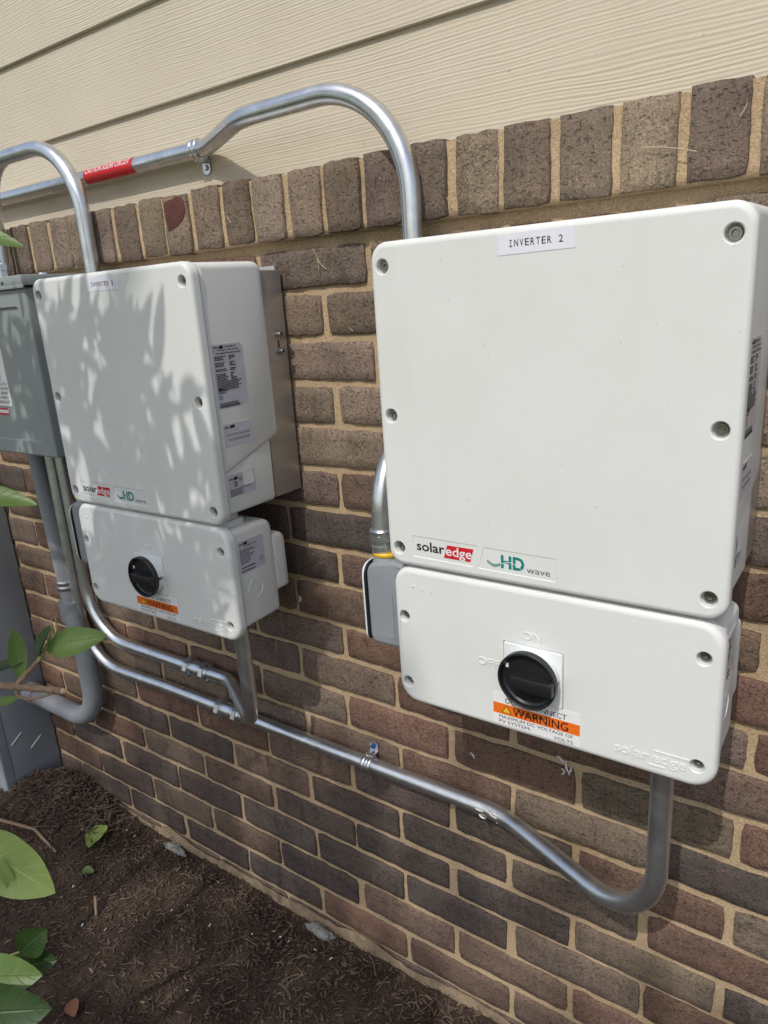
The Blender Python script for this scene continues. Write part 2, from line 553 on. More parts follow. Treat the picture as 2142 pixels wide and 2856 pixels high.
def extrude_x(mb, prof, xa, xb, bev, nb=4, mi=0):
    """profile loop in yz extruded from xa to xb with rounded end edges"""
    rings = []
    for i in range(nb + 1):
        a = math.pi / 2 * i / nb
        ins = inset_poly(prof, bev * (1 - math.sin(a)))
        rings.append([(xa + bev * (1 - math.cos(a)), p[0], p[1]) for p in ins])
    for i in range(nb, -1, -1):
        a = math.pi / 2 * i / nb
        ins = inset_poly(prof, bev * (1 - math.sin(a)))
        rings.append([(xb - bev * (1 - math.cos(a)), p[0], p[1]) for p in ins])
    mb.loft(rings, True, True, True, mi)
def fillet_path(pts, radii, step=0.012):
    P = [Vector(p) for p in pts]
    out = [P[0]]
    for i in range(1, len(P) - 1):
        a, p, b = P[i - 1], P[i], P[i + 1]
        d1 = (a - p).normalized(); d2 = (b - p).normalized()
        ang = d1.angle(d2)
        r = radii[i - 1] if isinstance(radii, (list, tuple)) else radii
        if r <= 0 or math.pi - ang < 0.01:
            out.append(p); continue
        t = r / math.tan(ang / 2)
        lim = min((a - p).length, (b - p).length) * 0.5
        if t > lim:
            t = lim; r = t * math.tan(ang / 2)
        bis = (d1 + d2).normalized()
        c = p + bis * (r / math.sin(ang / 2))
        s = p + d1 * t - c; e = p + d2 * t - c
        tot = s.angle(e); n = max(4, int(r * tot / step))
        for k in range(n + 1):
            f = k / n
            out.append(c + (s * math.sin((1 - f) * tot) + e * math.sin(f * tot)) / math.sin(tot))
    out.append(P[-1])
    return out
def tube(mb, path, r, n=20, caps=True, mi=0):
    path = [Vector(p) for p in path]
    q = [path[0]]
    for p in path[1:]:
        if (p - q[-1]).length > 1e-5: q.append(p)
    path = q
    t0 = (path[1] - path[0]).normalized()
    u = t0.orthogonal().normalized()
    rings = []
    m = len(path)
    for i, p in enumerate(path):
        t = (path[min(i + 1, m - 1)] - path[max(i - 1, 0)]).normalized()
        u = (u - t * u.dot(t)).normalized()
        w = t.cross(u)
        ri = r(i / (m - 1)) if callable(r) else r
        rings.append([tuple(p + u * (ri * math.cos(2 * math.pi * k / n)) + w * (ri * math.sin(2 * math.pi * k / n))) for k in range(n)])
    mb.loft(rings, caps, caps, True, mi)

_text_cache = {}
def text_mesh(body, bold=0.0, shear=0.0):
    key = (body, bold, shear)
    if key in _text_cache: return _text_cache[key]
    cu = bpy.data.curves.new('txt', 'FONT')
    cu.body = body
    cu.size = 1.0
    cu.offset = bold
    cu.shear = shear
    cu.resolution_u = 3
    cu.fill_mode = 'FRONT'
    ob = bpy.data.objects.new('txt', cu)
    COL.objects.link(ob)
    dg = bpy.context.evaluated_depsgraph_get()
    me = bpy.data.meshes.new_from_object(ob.evaluated_get(dg))
    v = [tuple(p.co) for p in me.vertices]
    f = [tuple(p.vertices) for p in me.polygons]
    bpy.data.objects.remove(ob); bpy.data.curves.remove(cu); bpy.data.meshes.remove(me)
    _text_cache[key] = (v, f)
    return v, f
def put_text(mb, body, u0, u1, w0, w1, place, bold=0.0, shear=0.0, mi=0, thick=0.0, slices=0):
    """fit the text's box to u0..u1 / w0..w1; place(u, w, d) gives the 3-D point, d is the height above the surface"""
    v, f = text_mesh(body, bold, shear)
    if slices:
        bm = bmesh.new()
        bv = [bm.verts.new(p) for p in v]
        for t in f:
            try: bm.faces.new([bv[i] for i in t])
            except ValueError: pass
        lo = min(p[1] for p in v); hi = max(p[1] for p in v)
        for k in range(1, slices):
            bmesh.ops.bisect_plane(bm, geom=bm.verts[:] + bm.edges[:] + bm.faces[:], plane_co=(0, lo + (hi - lo) * k / slices, 0), plane_no=(0, 1, 0))
        bm.verts.index_update()
        v = [tuple(p.co) for p in bm.verts]; f = [tuple(q.index for q in t.verts) for t in bm.faces]
        bm.free()
    xs = [p[0] for p in v]; ys = [p[1] for p in v]
    ax, bx, ay, by = min(xs), max(xs), min(ys), max(ys)
    def uv(p):
        return (u0 + (p[0] - ax) / (bx - ax) * (u1 - u0), w0 + (p[1] - ay) / (by - ay) * (w1 - w0))
    P = [uv(p) for p in v]
    if thick <= 0:
        mb.add([place(a, b, 0.0) for a, b in P], f, mi)
    else:
        top = [place(a, b, thick) for a, b in P]
        n = len(top)
        cnt = {}
        for t in f:
            for i in range(len(t)):
                e = (t[i], t[(i + 1) % len(t)])
                cnt[tuple(sorted(e))] = cnt.get(tuple(sorted(e)), []) + [e]
        side = [(e[0][1], e[0][0], e[0][0] + n, e[0][1] + n) for e in cnt.values() if len(e) == 1]
        mb.add(top + [place(a, b, -0.0006) for a, b in P], list(f) + side, mi)
def front(y):
    return lambda u, w, d=0.0: (u, y - d, w)
def side(x):
    return lambda u, w, d=0.0: (x + d, u, w)
def flat_loop(mb, loop, place, t=0.0004, mi=0):
    """thin sticker with real thickness"""
    mb.loft([[place(a, b, 0.0) for a, b in loop], [place(a, b, t) for a, b in loop]], True, True, True, mi)

# ------------------------------------------------------------------ ground (one sheet to the horizon)
def gh(x, y):
    h = 0.010 * noise.noise(Vector((x * 3.1, y * 3.1, 0.3))) + 0.007 * noise.noise(Vector((x * 11, y * 11, 2.0))) + 0.0045 * noise.noise(Vector((x * 34, y * 34, 5.0)))
    h += 0.075 * math.exp(-(((x + 1.66) / 0.20) ** 2 + ((y + 0.10) / 0.15) ** 2))
    h -= 0.020 * math.exp(-((y + 0.02) / 0.03) ** 2) * (0.5 + 0.5 * noise.noise(Vector((x * 5, 1, 7))))
    far = max(abs(x + 0.9), abs(y))
    return h * max(0.0, min(1.0, (6 - far) / 3))
def axis_pts(lo, hi, step, far):
    a = []
    x = lo
    while x <= hi + 1e-9:
        a.append(x); x += step
    s = step; l = []; x = lo
    while x > -far:
        s *= 1.5; x -= s; l.append(x)
    s = step; r = []; x = a[-1]
    while x < far:
        s *= 1.5; x += s; r.append(x)
    return l[::-1] + a + r
gx = axis_pts(-2.0, 0.1, 0.0085, 300)
gy = axis_pts(-0.75, 0.03, 0.0085, 300)
mb = MB()
mb.add([(x, y, gh(x, y)) for y in gy for x in gx], [(j * len(gx) + i, j * len(gx) + i + 1, (j + 1) * len(gx) + i + 1, (j + 1) * len(gx) + i) for j in range(len(gy) - 1) for i in range(len(gx) - 1)])
tag(mb.build('ground', 'soil', smooth=True, angle=180, fix=False), kind='structure')

mb = MB()
mb.box((-60, -60, -0.05), (60, -1.75, 0.012))
tag(mb.build('bounce_lawn', 'bounce_grass'), kind='structure')  # unseen grass sheet behind the camera, added to bounce light upward
# ------------------------------------------------------------------ brick wall
BEDS = [-0.045, 0.021, 0.0875, 0.1567, 0.2265, 0.2905, 0.3566, 0.4215, 0.4876, 0.5561, 0.6226, 0.6851, 0.7549, 0.8176, 0.886, 0.9517, 1.0207, 1.0843, 1.1501, 1.2179, 1.2810]
PITCH_X = 0.2054
HEADS = [-0.72, -0.62, -0.723, -0.617, -0.721, -0.619, -0.717, -0.611, -0.715, -0.608, -0.709, -0.806, -0.704, -0.806, -0.690, -0.798, -0.684, -0.604, -0.691, -0.608]
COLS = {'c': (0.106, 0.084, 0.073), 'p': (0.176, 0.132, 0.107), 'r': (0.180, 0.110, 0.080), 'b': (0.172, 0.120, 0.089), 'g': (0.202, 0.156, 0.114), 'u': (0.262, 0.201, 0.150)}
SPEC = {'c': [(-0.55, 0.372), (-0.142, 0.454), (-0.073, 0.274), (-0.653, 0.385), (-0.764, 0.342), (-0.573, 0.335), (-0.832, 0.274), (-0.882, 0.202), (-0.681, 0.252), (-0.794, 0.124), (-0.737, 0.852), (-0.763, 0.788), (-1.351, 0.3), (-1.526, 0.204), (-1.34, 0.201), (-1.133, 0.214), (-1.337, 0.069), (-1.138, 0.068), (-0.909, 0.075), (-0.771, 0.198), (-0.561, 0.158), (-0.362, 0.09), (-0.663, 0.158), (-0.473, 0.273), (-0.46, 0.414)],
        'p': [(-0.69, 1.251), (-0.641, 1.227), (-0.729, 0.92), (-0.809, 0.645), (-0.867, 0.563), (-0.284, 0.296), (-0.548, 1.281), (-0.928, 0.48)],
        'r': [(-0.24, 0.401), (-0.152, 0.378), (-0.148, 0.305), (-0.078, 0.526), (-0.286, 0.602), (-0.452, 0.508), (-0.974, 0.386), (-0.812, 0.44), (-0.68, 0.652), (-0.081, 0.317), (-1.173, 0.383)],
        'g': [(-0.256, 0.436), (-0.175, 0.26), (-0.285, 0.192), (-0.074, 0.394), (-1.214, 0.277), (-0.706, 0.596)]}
def brick_data(name, w, h, seed, nx, nz, back=0.06, arch=False):
    """one brick: uneven outline, soft arrises, slightly wavy face; origin at the centre of its face"""
    r = random.Random(seed)
    def outline(ins, y, jit):
        pts = []
        for i in range(nx): pts.append((-w / 2 + w * i / nx, -h / 2))
        for i in range(nz): pts.append((w / 2, -h / 2 + h * i / nz))
        for i in range(nx): pts.append((w / 2 - w * i / nx, h / 2))
        for i in range(nz): pts.append((-w / 2, h / 2 - h * i / nz))
        out = []
        for k, (a, b) in enumerate(pts):
            ca, cb = a, b
            sx_ = 1 - 2 * ins / w; sz_ = 1 - 2 * ins / h
            corner = (abs(abs(a) - w / 2) < 1e-6 and abs(abs(b) - h / 2) < 1e-6)
            if corner: sx_ *= 1 - 0.0022 / w; sz_ *= 1 - 0.0022 / h
            out.append((ca * sx_ + jit[k][0], y + jit[k][2] * 0.5, cb * sz_ + jit[k][1]))
        return out
    nper = 2 * nx + 2 * nz
    jit = [(r.uniform(-0.0011, 0.0011), r.uniform(-0.0013, 0.0013), r.uniform(-0.0012, 0.0012)) for _ in range(nper)]
    mb = MB()
    rings = [outline(0.0, back, [(0, 0, 0)] * nper), outline(0.0, 0.006, jit), outline(0.0003, 0.0013, jit), outline(0.0014, 0.0, jit)]
    mb.loft(rings, False, False)
    # face grid
    fr = rings[-1]
    base = len(mb.v)
    def edge(i, j):
        if j == 0: return fr[i] if i < nx else fr[nx]
        if i == nx: return fr[nx + j] if j < nz else fr[nx + nz]
        if j == nz: return fr[nx + nz + (nx - i)]
        if i == 0: return fr[(2 * nx + nz + (nz - j)) % nper]
    g = {}
    vs_ = []
    for j in range(nz + 1):
        for i in range(nx + 1):
            e = edge(i, j) if (i in (0, nx) or j in (0, nz)) else None
            if e is None:
                a = i / nx; b2 = j / nz
                e = (-(w - 0.0028) / 2 + (w - 0.0028) * a, r.uniform(-0.0008, 0.0006), -(h - 0.0028) / 2 + (h - 0.0028) * b2)
            g[(i, j)] = len(vs_); vs_.append(e)
    mb.add(vs_, [(g[(i, j)], g[(i + 1, j)], g[(i + 1, j + 1)], g[(i, j + 1)]) for j in range(nz) for i in range(nx)])
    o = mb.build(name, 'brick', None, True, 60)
    me = o.data
    bm = bmesh.new(); bm.from_mesh(me)
    bmesh.ops.remove_doubles(bm, verts=bm.verts[:], dist=1e-5)
    bmesh.ops.recalc_face_normals(bm, faces=bm.faces[:])
    bm.to_mesh(me); bm.free()
    bpy.data.objects.remove(o)
    return me
BW, BH = 0.1955, 0.0562
brick_meshes = [brick_data('brick', BW, BH, 100 + k, 12, 4) for k in range(8)]
header_meshes = [brick_data('brick', 0.0568, 0.089, 200 + k, 4, 6, back=0.075) for k in range(6)]
wall = empty('brick_wall', (-0.8, 0.03, 0.0), 'brown and charcoal brick lower wall with tan mortar, capped by upright bricks', 'wall')
def child_world(o, parent):
    o.parent = parent
    o.matrix_parent_inverse = Matrix.Translation(-Vector(parent.location))
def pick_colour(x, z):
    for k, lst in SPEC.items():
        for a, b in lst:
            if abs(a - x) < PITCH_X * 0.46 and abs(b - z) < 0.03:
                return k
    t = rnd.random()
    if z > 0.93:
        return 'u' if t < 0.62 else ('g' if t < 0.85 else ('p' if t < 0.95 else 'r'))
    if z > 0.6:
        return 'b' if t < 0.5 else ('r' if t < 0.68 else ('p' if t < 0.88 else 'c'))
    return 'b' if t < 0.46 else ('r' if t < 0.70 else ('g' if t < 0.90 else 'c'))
def jcol(c):
    j = rnd.uniform(0.86, 1.12) * 0.92
    return (c[0] * j, c[1] * j * rnd.uniform(0.97, 1.03), c[2] * j * rnd.uniform(0.96, 1.04), 1)
XMIN, XMAX = -2.02, 0.42
extra = MB()
def put_brick(me, x, y, z, col, sz=1.0, sx_=1.0, rot=0.0):
    o = bpy.data.objects.new('brick', me)
    COL.objects.link(o)
    o.location = (x, y, z)
    o.rotation_euler = (rnd.gauss(0, 0.006), rot, rnd.gauss(0, 0.004))
    o.scale = (sx_ * rnd.choice((1, 1)), 1, sz)
    o.color = col
    child_world(o, wall)
    return o
nb = 0
for k in range(len(BEDS) - 1):
    z0, z1 = BEDS[k], BEDS[k + 1]
    zc = (z0 + z1) / 2
    h = z1 - z0 - (0.0105 if k < 19 else 0.0115)
    hx = HEADS[k]
    n0 = math.floor((-2.9 - hx) / PITCH_X); n1 = math.ceil((1.3 - hx) / PITCH_X)
    for n in range(n0, n1):
        xc = hx + (n + 0.5) * PITCH_X
        x_ = xc + rnd.gauss(0, 0.0013); z_ = zc + rnd.gauss(0, 0.0009); y_ = rnd.gauss(0, 0.0006)
        if XMIN < xc < XMAX and k > 0:
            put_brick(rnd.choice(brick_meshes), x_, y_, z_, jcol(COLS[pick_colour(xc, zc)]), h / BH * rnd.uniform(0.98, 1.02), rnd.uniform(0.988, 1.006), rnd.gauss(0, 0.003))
            nb += 1
        else:
            extra.box((x_ - BW / 2, 0.0, z_ - h / 2), (x_ + BW / 2, 0.06, z_ + h / 2), 0.003, 0, 1)
# upright (soldier-like) capping bricks, standing proud of the wall
HX0, HP = -0.136, 0.06635
red_x = None
for n in range(-34, 18):
    xc = HX0 + (n + 0.5) * HP
    if not (-2.25 < xc < 0.75): continue
    kk = rnd.choice('uuuuugg')
    if abs(xc + 0.17) < 0.035 or -0.58 < xc < -0.47: kk = 'p'
    if XMIN < xc < XMAX - 0.1:
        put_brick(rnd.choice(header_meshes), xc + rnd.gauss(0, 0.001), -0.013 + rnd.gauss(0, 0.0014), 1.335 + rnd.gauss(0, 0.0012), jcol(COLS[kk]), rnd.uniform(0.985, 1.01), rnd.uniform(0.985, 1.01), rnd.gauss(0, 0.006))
        nb += 1
    else:
        extra.box((xc - 0.0284, -0.013, 1.291), (xc + 0.0284, 0.075, 1.379), 0.003, 0, 1)
eo = extra.build('brick_run', 'brick', None, False)
eo.color = (0.14, 0.105, 0.085, 1)
child_world(eo, wall)
tag(eo, kind='stuff')
# mortar: bedding behind the bricks, tooled back, with uneven surface
mb = MB()
mx = [-2.9 + 0.0125 * i for i in range(int(4.2 / 0.0125))]
mz = [-0.06 + 0.0125 * i for i in range(int(1.352 / 0.0125) + 1)]
def my(x, z):
    return 0.0044 + 0.0013 * noise.noise(Vector((x * 40, z * 40, 1))) + 0.001 * noise.noise(Vector((x * 120, z * 120, 4)))
mb.add([(x, my(x, z), z) for z in mz for x in mx], [(j * len(mx) + i, j * len(mx) + i + 1, (j + 1) * len(mx) + i + 1, (j + 1) * len(mx) + i) for j in range(len(mz) - 1) for i in range(len(mx) - 1)])
# cap course joints
zz = [1.2898, 1.2901, 1.30, 1.32, 1.34, 1.36, 1.3765]
def my2(x, z):
    return -0.0085 + 0.0018 * noise.noise(Vector((x * 50, z * 50, 9))) + (0.013 if z < 1.29 else 0)
o_ = len(mx)
mb.add([(x, my2(x, z), z) for z in zz for x in mx], [(j * o_ + i, j * o_ + i + 1, (j + 1) * o_ + i + 1, (j + 1) * o_ + i) for j in range(len(zz) - 1) for i in range(o_ - 1)])
mb.box((-2.9, 0.0, 1.34), (1.28, 0.078, 1.3762))
# sand and cement smear along the foot of the wall
mbm = mb; mb = MB()
foot = []
for i, x in enumerate(mx):
    foot.append(0.017 + 0.016 * noise.noise(Vector((x * 9, 3, 3))) + 0.006 * noise.noise(Vector((x * 40, 3, 3))))
mb.add([(x, -0.003 - 0.008 * (1 - j / 3) + 0.002 * noise.noise(Vector((x * 60, j, 2))), (foot[i] + 0.06) * j / 3 - 0.06) for j in range(4) for i, x in enumerate(mx)], [(j * o_ + i, j * o_ + i + 1, (j + 1) * o_ + i + 1, (j + 1) * o_ + i) for j in range(3) for i in range(o_ - 1)])
mo = mbm.build('mortar', 'mortar', None, True, 180, fix=False)
child_world(mo, wall)
fo_ = mb.build('footing', 'mortar_dirty', None, True, 180, fix=False)
child_world(fo_, wall)
# chipped red face on one capping brick
mb = MB()
loop = [(-0.0265, 0.010), (-0.0255, 0.022), (-0.017, 0.0255), (-0.004, 0.026), (0.006, 0.030), (0.016, 0.027), (0.0245, 0.019), (0.025, 0.004), (0.017, -0.008), (0.004, -0.016), (-0.012, -0.021), (-0.023, -0.022)]
cxp = HX0 + (round((-0.9725 - HX0) / HP - 0.5) + 0.5) * HP
lp = [(cxp + a, 1.347 + b) for a, b in loop]
mb.loft([[(a, -0.012, b) for a, b in lp], [(a, -0.0152, b) for a, b in inset_poly(lp, 0.0012)], [(a, -0.0160, b) for a, b in inset_poly(lp, 0.003)]], False, True)
o = mb.build('chip', 'red_patch', None, True, 60); child_world(o, wall); o['label'] = 'dark red chipped face of a capping brick'
# straw fibres, caulk and dabs stuck to the wall
mb = MB()
for (x, y, z, l, a) in [(-0.70, -0.003, 1.275, 0.03, -0.9), (-0.692, -0.003, 1.262, 0.022, -1.2), (-0.47, -0.016, 1.30, 0.014, 1.3), (-0.405, -0.016, 1.335, 0.01, 1.2), (-0.24, -0.017, 1.332, 0.055, -0.12), (-0.85, -0.016, 1.335, 0.014, -1.1), (-1.26, -0.016, 1.32, 0.02, -0.9), (-1.33, -0.016, 1.335, 0.016, 0.3), (-0.645, -0.003, 1.165, 0.009, -1.0), (-0.905, -0.016, 1.34, 0.012, 1.1), (-0.94, -0.016, 1.325, 0.010, 0.9), (-0.44, -0.016, 1.36, 0.01, 1.0), (-0.87, -0.003, 0.60, 0.03, 1.2), (-0.15, -0.016, 1.345, 0.012, 0.9)]:
    pts = []
    bend = rnd.uniform(-0.5, 0.5)
    p = Vector((x, y, z)); ang = a
    for k in range(7):
        pts.append(p.copy()); p = p + Vector((math.cos(ang), rnd.uniform(-0.06, 0.03), math.sin(ang))) * (l / 6); ang += bend / 3
    tube(mb, pts, 0.00045, 5)
o = mb.build('straw', 'straw', None, True); child_world(o, wall); tag(o, kind='stuff')
mb = MB()
def dab(mb, x, y, z, l, w, a, wob=1.0):
    pts = []
    p = Vector((x, y, z)); ang = a
    for k in range(6):
        pts.append(p.copy()); p = p + Vector((math.cos(ang), 0, math.sin(ang))) * (l / 5); ang += rnd.uniform(-0.8, 0.8) * wob
    tube(mb, pts, lambda t: w * (0.45 + 0.9 * math.sin(math.pi * min(0.95, t + 0.05))) , 6)
for d in [(-0.335, -0.001, 0.566, 0.018, 0.0013, -0.2), (-0.322, -0.001, 0.560, 0.02, 0.0014, -1.3), (-0.328, -0.001, 0.548, 0.014, 0.0011, -0.5), (-0.318, -0.001, 0.545, 0.012, 0.0012, 0.6), (-0.475, -0.001, 0.522, 0.012, 0.0012, -0.1), (-0.80, -0.002, 0.712, 0.014, 0.0018, 0.3)]:
    dab(mb, *d)
o = mb.build('caulk_dab', 'caulk', None, True); child_world(o, wall); tag(o, kind='stuff')

# ------------------------------------------------------------------ lap siding
siding = empty('lap_siding', (-0.8, 0.08, 1.38), 'cream lap siding boards with embossed wood grain above the brick', 'siding')
LIP = 1.5345; EXPO = 0.147
for i in range(-1, 8):
    zb = LIP + EXPO * i
    y0, y1 = 0.0655, 0.0735
    n = 60
    mb = MB()
    prof = [(y0 + 0.0078, zb), (y0 + 0.001, zb), (y0, zb + 0.0012), (y0 + (y1 - y0) * 0.5, zb + EXPO * 0.5), (y1, zb + EXPO + 0.02), (y1 + 0.0078, zb + EXPO + 0.02)]
    rings = []
    for k in range(n + 1):
        x = -2.9 + 4.2 * k / n
        w = 0.0006 * noise.noise(Vector((x * 2.2, i * 3.7, 0)))
        rings.append([(x, a + w, b + 0.0005 * noise.noise(Vector((x * 3, i, 8)))) for a, b in prof])
    mb.loft(rings, True, True)
    o = mb.build('board', 'siding_paint', None, True, 30)
    child_world(o, siding)
mb = MB(); mb.box((-2.9, 0.083, 1.37), (1.3, 0.10, 2.85))
o = mb.build('sheathing', 'concrete', None); child_world(o, siding)

# ------------------------------------------------------------------ inverters
def screw(mb_head, mb_hole, x, y, z, r=0.0048):
    mb_head.lathe((x, y, z), (0, -1, 0), [(0, r), (0.0026, r), (0.0034, r * 0.92), (0.0034, r * 0.56)], 18, True, False)
    mb_head.lathe((x, y - 0.0034, z), (0, 1, 0), [(0, r * 0.56), (0.0022, r * 0.5)], 6, False, True)
def make_inverter():
    root = empty('inverter', (0, 0, 0), None, 'inverter')
    outer = rr(-0.1852, 0.1858, -0.334, 0.0248, 0.0195, 8)
    spots = [(-0.1693, 0.0), (0.1690, 0.0), (-0.1693, -0.1573), (0.1690, -0.1573), (-0.1693, -0.3126), (0.1690, -0.3126)]
    logo1 = round_poly([(-0.1507, -0.2948), (-0.0640, -0.2955), (-0.0725, -0.3212), (-0.1507, -0.3205)], 0.0016, 3)
    logo2 = round_poly([(-0.0588, -0.2958), (0.0236, -0.2965), (0.0230, -0.3222), (-0.0668, -0.3214)], 0.0016, 3)
    mb = MB()
    holes = [(circ(a, b, 0.0086, 28), 0.0095, 0.0011) for a, b in spots] + [(logo1, 0.0006, 0.0005), (logo2, 0.0006, 0.0005)]
    plate_front(mb, outer, -0.184, -0.1695, 0.0062, 5, 0, holes)
    fc = mb.build('front_cover', 'white_plastic', root, True, 35)
    for a, b in spots:
        mb = MB(); screw(mb, None, a, -0.1748, b, 0.0056)
        mb.build('screw', 'stainless', root, True, 35)
    # upper casing
    prof = round_poly([(-0.1702, 0.0228), (-0.0475, 0.0245), (-0.0470, -0.2245), (-0.0640, -0.2315), (-0.1702, -0.2667)], [0, 0.017, 0.010, 0.004, 0], 6)
    mb = MB(); extrude_x(mb, prof, -0.1835, 0.1838, 0.010, 5)
    mb.build('casing', 'white_plastic', root, True, 35)
    prof = round_poly([(-0.1700, -0.235), (-0.0660, -0.205), (-0.0665, -0.3228), (-0.1700, -0.3226)], [0, 0, 0.008, 0], 5)
    mb = MB(); extrude_x(mb, prof, -0.1805, 0.1810, 0.006, 4)
    mb.build('lower_casing', 'white_plastic', root, True, 35)
    # mounting plate
    mb = MB()
    mb.box((-0.178, -0.0655, -0.3205), (0.1785, -0.0062, 0.0120), 0.0012)
    mb.build('heat_sink', 'brushed_aluminium', root, True, 30)
    mb = MB()
    mb.box((-0.15, -0.0085, -0.01), (0.1700, -0.0025, 0.0185), 0.0008)
    mb.build('mounting_bracket', 'brushed_aluminium', root, True, 30)
    for (by, bz) in ((-0.0255, -0.0790), (-0.0243, -0.1036)):
        mb = MB()
        mb.lathe((0.1785, by, bz), (1, 0, 0), [(0, 0.0062), (0.0012, 0.0062), (0.0014, 0.0050), (0.0032, 0.0050), (0.0034, 0.0043), (0.0075, 0.0043), (0.0082, 0.0038), (0.0082, 0.0023)], 18, True, False)
        mb.lathe((0.1867, by, bz), (-1, 0, 0), [(0, 0.0023), (0.003, 0.0021)], 6, False, True)
        mb.build('bolt', 'stainless', root, True, 35)
    mb = MB(); lp = rr(-0.0265, -0.0235, -0.1000, -0.0885, 0.0014, 4)
    flat_loop(mb, lp, side(0.1786), 0.0003)
    mb.build('slot', 'dark_hole', root)
    mb = MB(); mb.lathe((0.1785, -0.0235, -0.2802), (1, 0, 0), [(0, 0.0024), (0.0006, 0.0022), (0.0012, 0.0012)], 14)
    mb.build('rivet', 'stainless', root, True, 60)
    # printed marks in the two recesses
    F = front(-0.1836)
    mb = MB(); put_text(mb, 'solar', -0.1452, -0.1082, -0.3121, -0.3004, F, 0.018)
    mb.build('lettering', 'ink_black', root, fix=False)
    mb = MB(); flat_loop(mb, [(-0.1092, -0.3160), (-0.0757, -0.3160), (-0.0714, -0.3005), (-0.1046, -0.3005)], front(-0.18335), 0.0003)
    em = mb.build('emblem', 'logo_red', root)
    mb = MB(); put_text(mb, 'edge', -0.1064, -0.0735, -0.3160, -0.3015, front(-0.1840), 0.012)
    mb.build('lettering', 'ink_white', em, fix=False)
    mb = MB(); put_text(mb, 'HD', -0.0386, -0.0116, -0.3166, -0.3016, F, 0.035)
    for i in range(9):
        w = -0.0548 + 0.00175 * i
        zc = (-0.3112 + 0.0 * i) - 0.0028 * math.sin(i / 8 * math.pi) - 0.0002 * i
        flat_loop(mb, [(w, zc - 0.0017), (w + 0.0012, zc - 0.0017), (w + 0.0012, zc + 0.0017), (w, zc + 0.0017)], front(-0.18335), 0.0003)
    em2 = mb.build('emblem', 'logo_teal', root, fix=False)
    mb = MB()
    arc = [(-0.0398 + 0.0245 * t, -0.3126 + 0.0042 * math.sin(math.pi * min(1, t * 0.95 + 0.02)) - 0.002 * t * t) for t in [i / 12 for i in range(13)]]
    mb.loft([[(a, -0.18385, b - 0.00035) for a, b in arc], [(a, -0.18385, b + 0.00035) for a, b in arc]], False, False, False)
    mb.build('swoosh', 'label_white', em2, fix=False)
    mb = MB(); put_text(mb, 'wave', -0.0092, 0.0170, -0.3172, -0.3124, F, 0.0)
    mb.build('lettering', 'ink_grey', root, fix=False)
    # rating plates on the side
    sp = side(0.1842)
    mb = MB(); flat_loop(mb, round_poly([(-0.1617, -0.0832), (-0.1113, -0.0832), (-0.1050, -0.0885), (-0.1050, -0.1697), (-0.1617, -0.1697)], [0.001, 0.001, 0.001, 0.0025, 0.0025], 3), side(0.1838), 0.0004)
    npl = mb.build('nameplate', 'label_grey', root)
    mb = MB()
    sp = side(0.18435)
    put_text(mb, 'solar', -0.1595, -0.1502, -0.0885, -0.0855, sp, 0.03)
    flat_loop(mb, [(-0.1496, -0.0892), (-0.1420, -0.0892), (-0.1412, -0.0852), (-0.1488, -0.0852)], sp, 0.0001)
    put_text(mb, 'SE10000H-US', -0.1385, -0.1180, -0.0884, -0.0858, sp, 0.02)
    put_text(mb, 'Grid Support Utility Interactive', -0.1530, -0.1125, -0.0929, -0.0899, sp, 0.02)
    put_text(mb, 'Non-Isolated Photovoltaic Inverter', -0.1555, -0.1095, -0.0966, -0.0937, sp, 0.02)
    z = -0.0990
    r2 = random.Random(5)
    for ln in range(19):
        if ln in (3, 6, 8): z -= 0.0022
        l1 = r2.uniform(0.013, 0.021) if ln < 13 else r2.uniform(0.034, 0.044)
        u = -0.1595
        while u < -0.1595 + l1:
            w = r2.uniform(0.0022, 0.0052)
            flat_loop(mb, [(u, z - 0.0013), (u + w, z - 0.0013), (u + w, z), (u, z)], sp, 0.0001); u += w + 0.0007
        if ln < 13:
            u = -0.1335; l2 = r2.uniform(0.004, 0.012)
            flat_loop(mb, [(u, z - 0.0013), (u + l2, z - 0.0013), (u + l2, z), (u, z)], sp, 0.0001)
        z -= 0.0021
    for ln in range(3):
        zz_ = -0.1425 - 0.0025 * ln; l2 = (0.008, 0.017, 0.012)[ln]
        flat_loop(mb, [(-0.1592, zz_ - 0.0013), (-0.1592 + l2, zz_ - 0.0013), (-0.1592 + l2, zz_), (-0.1592, zz_)], sp, 0.0001)
    rg = circ(-0.1558, -0.1545, 0.0032, 20)
    mb.loft([[sp(a, b, 0.0001) for a, b in rg], [sp(a, b, 0.0001) for a, b in inset_poly(rg, 0.0006)]])
    put_text(mb, 'ETL', -0.1578, -0.1538, -0.1556, -0.1534, sp, 0.03)
    for ln, (t0, l2) in enumerate(((-0.1595, 0.034), (-0.1595, 0.036))):
        zz_ = -0.1622 - 0.0025 * ln
        flat_loop(mb, [(t0, zz_ - 0.0013), (t0 + l2, zz_ - 0.0013), (t0 + l2, zz_), (t0, zz_)], sp, 0.0001)
    u = -0.1598
    while u < -0.1215:
        w = r2.choice((0.0004, 0.0008, 0.0011)); flat_loop(mb, [(u, -0.1687), (u + w, -0.1687), (u + w, -0.1664), (u, -0.1664)], sp, 0.0001); u += w + r2.choice((0.0004, 0.0007))
    mb.build('lettering', 'ink_black', npl, fix=False)
    mb = MB(); flat_loop(mb, rr(-0.1593, -0.1042, -0.2246, -0.1917, 0.002, 3), side(0.1838), 0.0004)
    npl = mb.build('nameplate', 'label_grey', root)
    mb = MB()
    put_text(mb, 'solar', -0.1575, -0.1476, -0.1978, -0.1945, sp, 0.03)
    flat_loop(mb, [(-0.1470, -0.1984), (-0.1384, -0.1984), (-0.1376, -0.1942), (-0.1462, -0.1942)], sp, 0.0001)
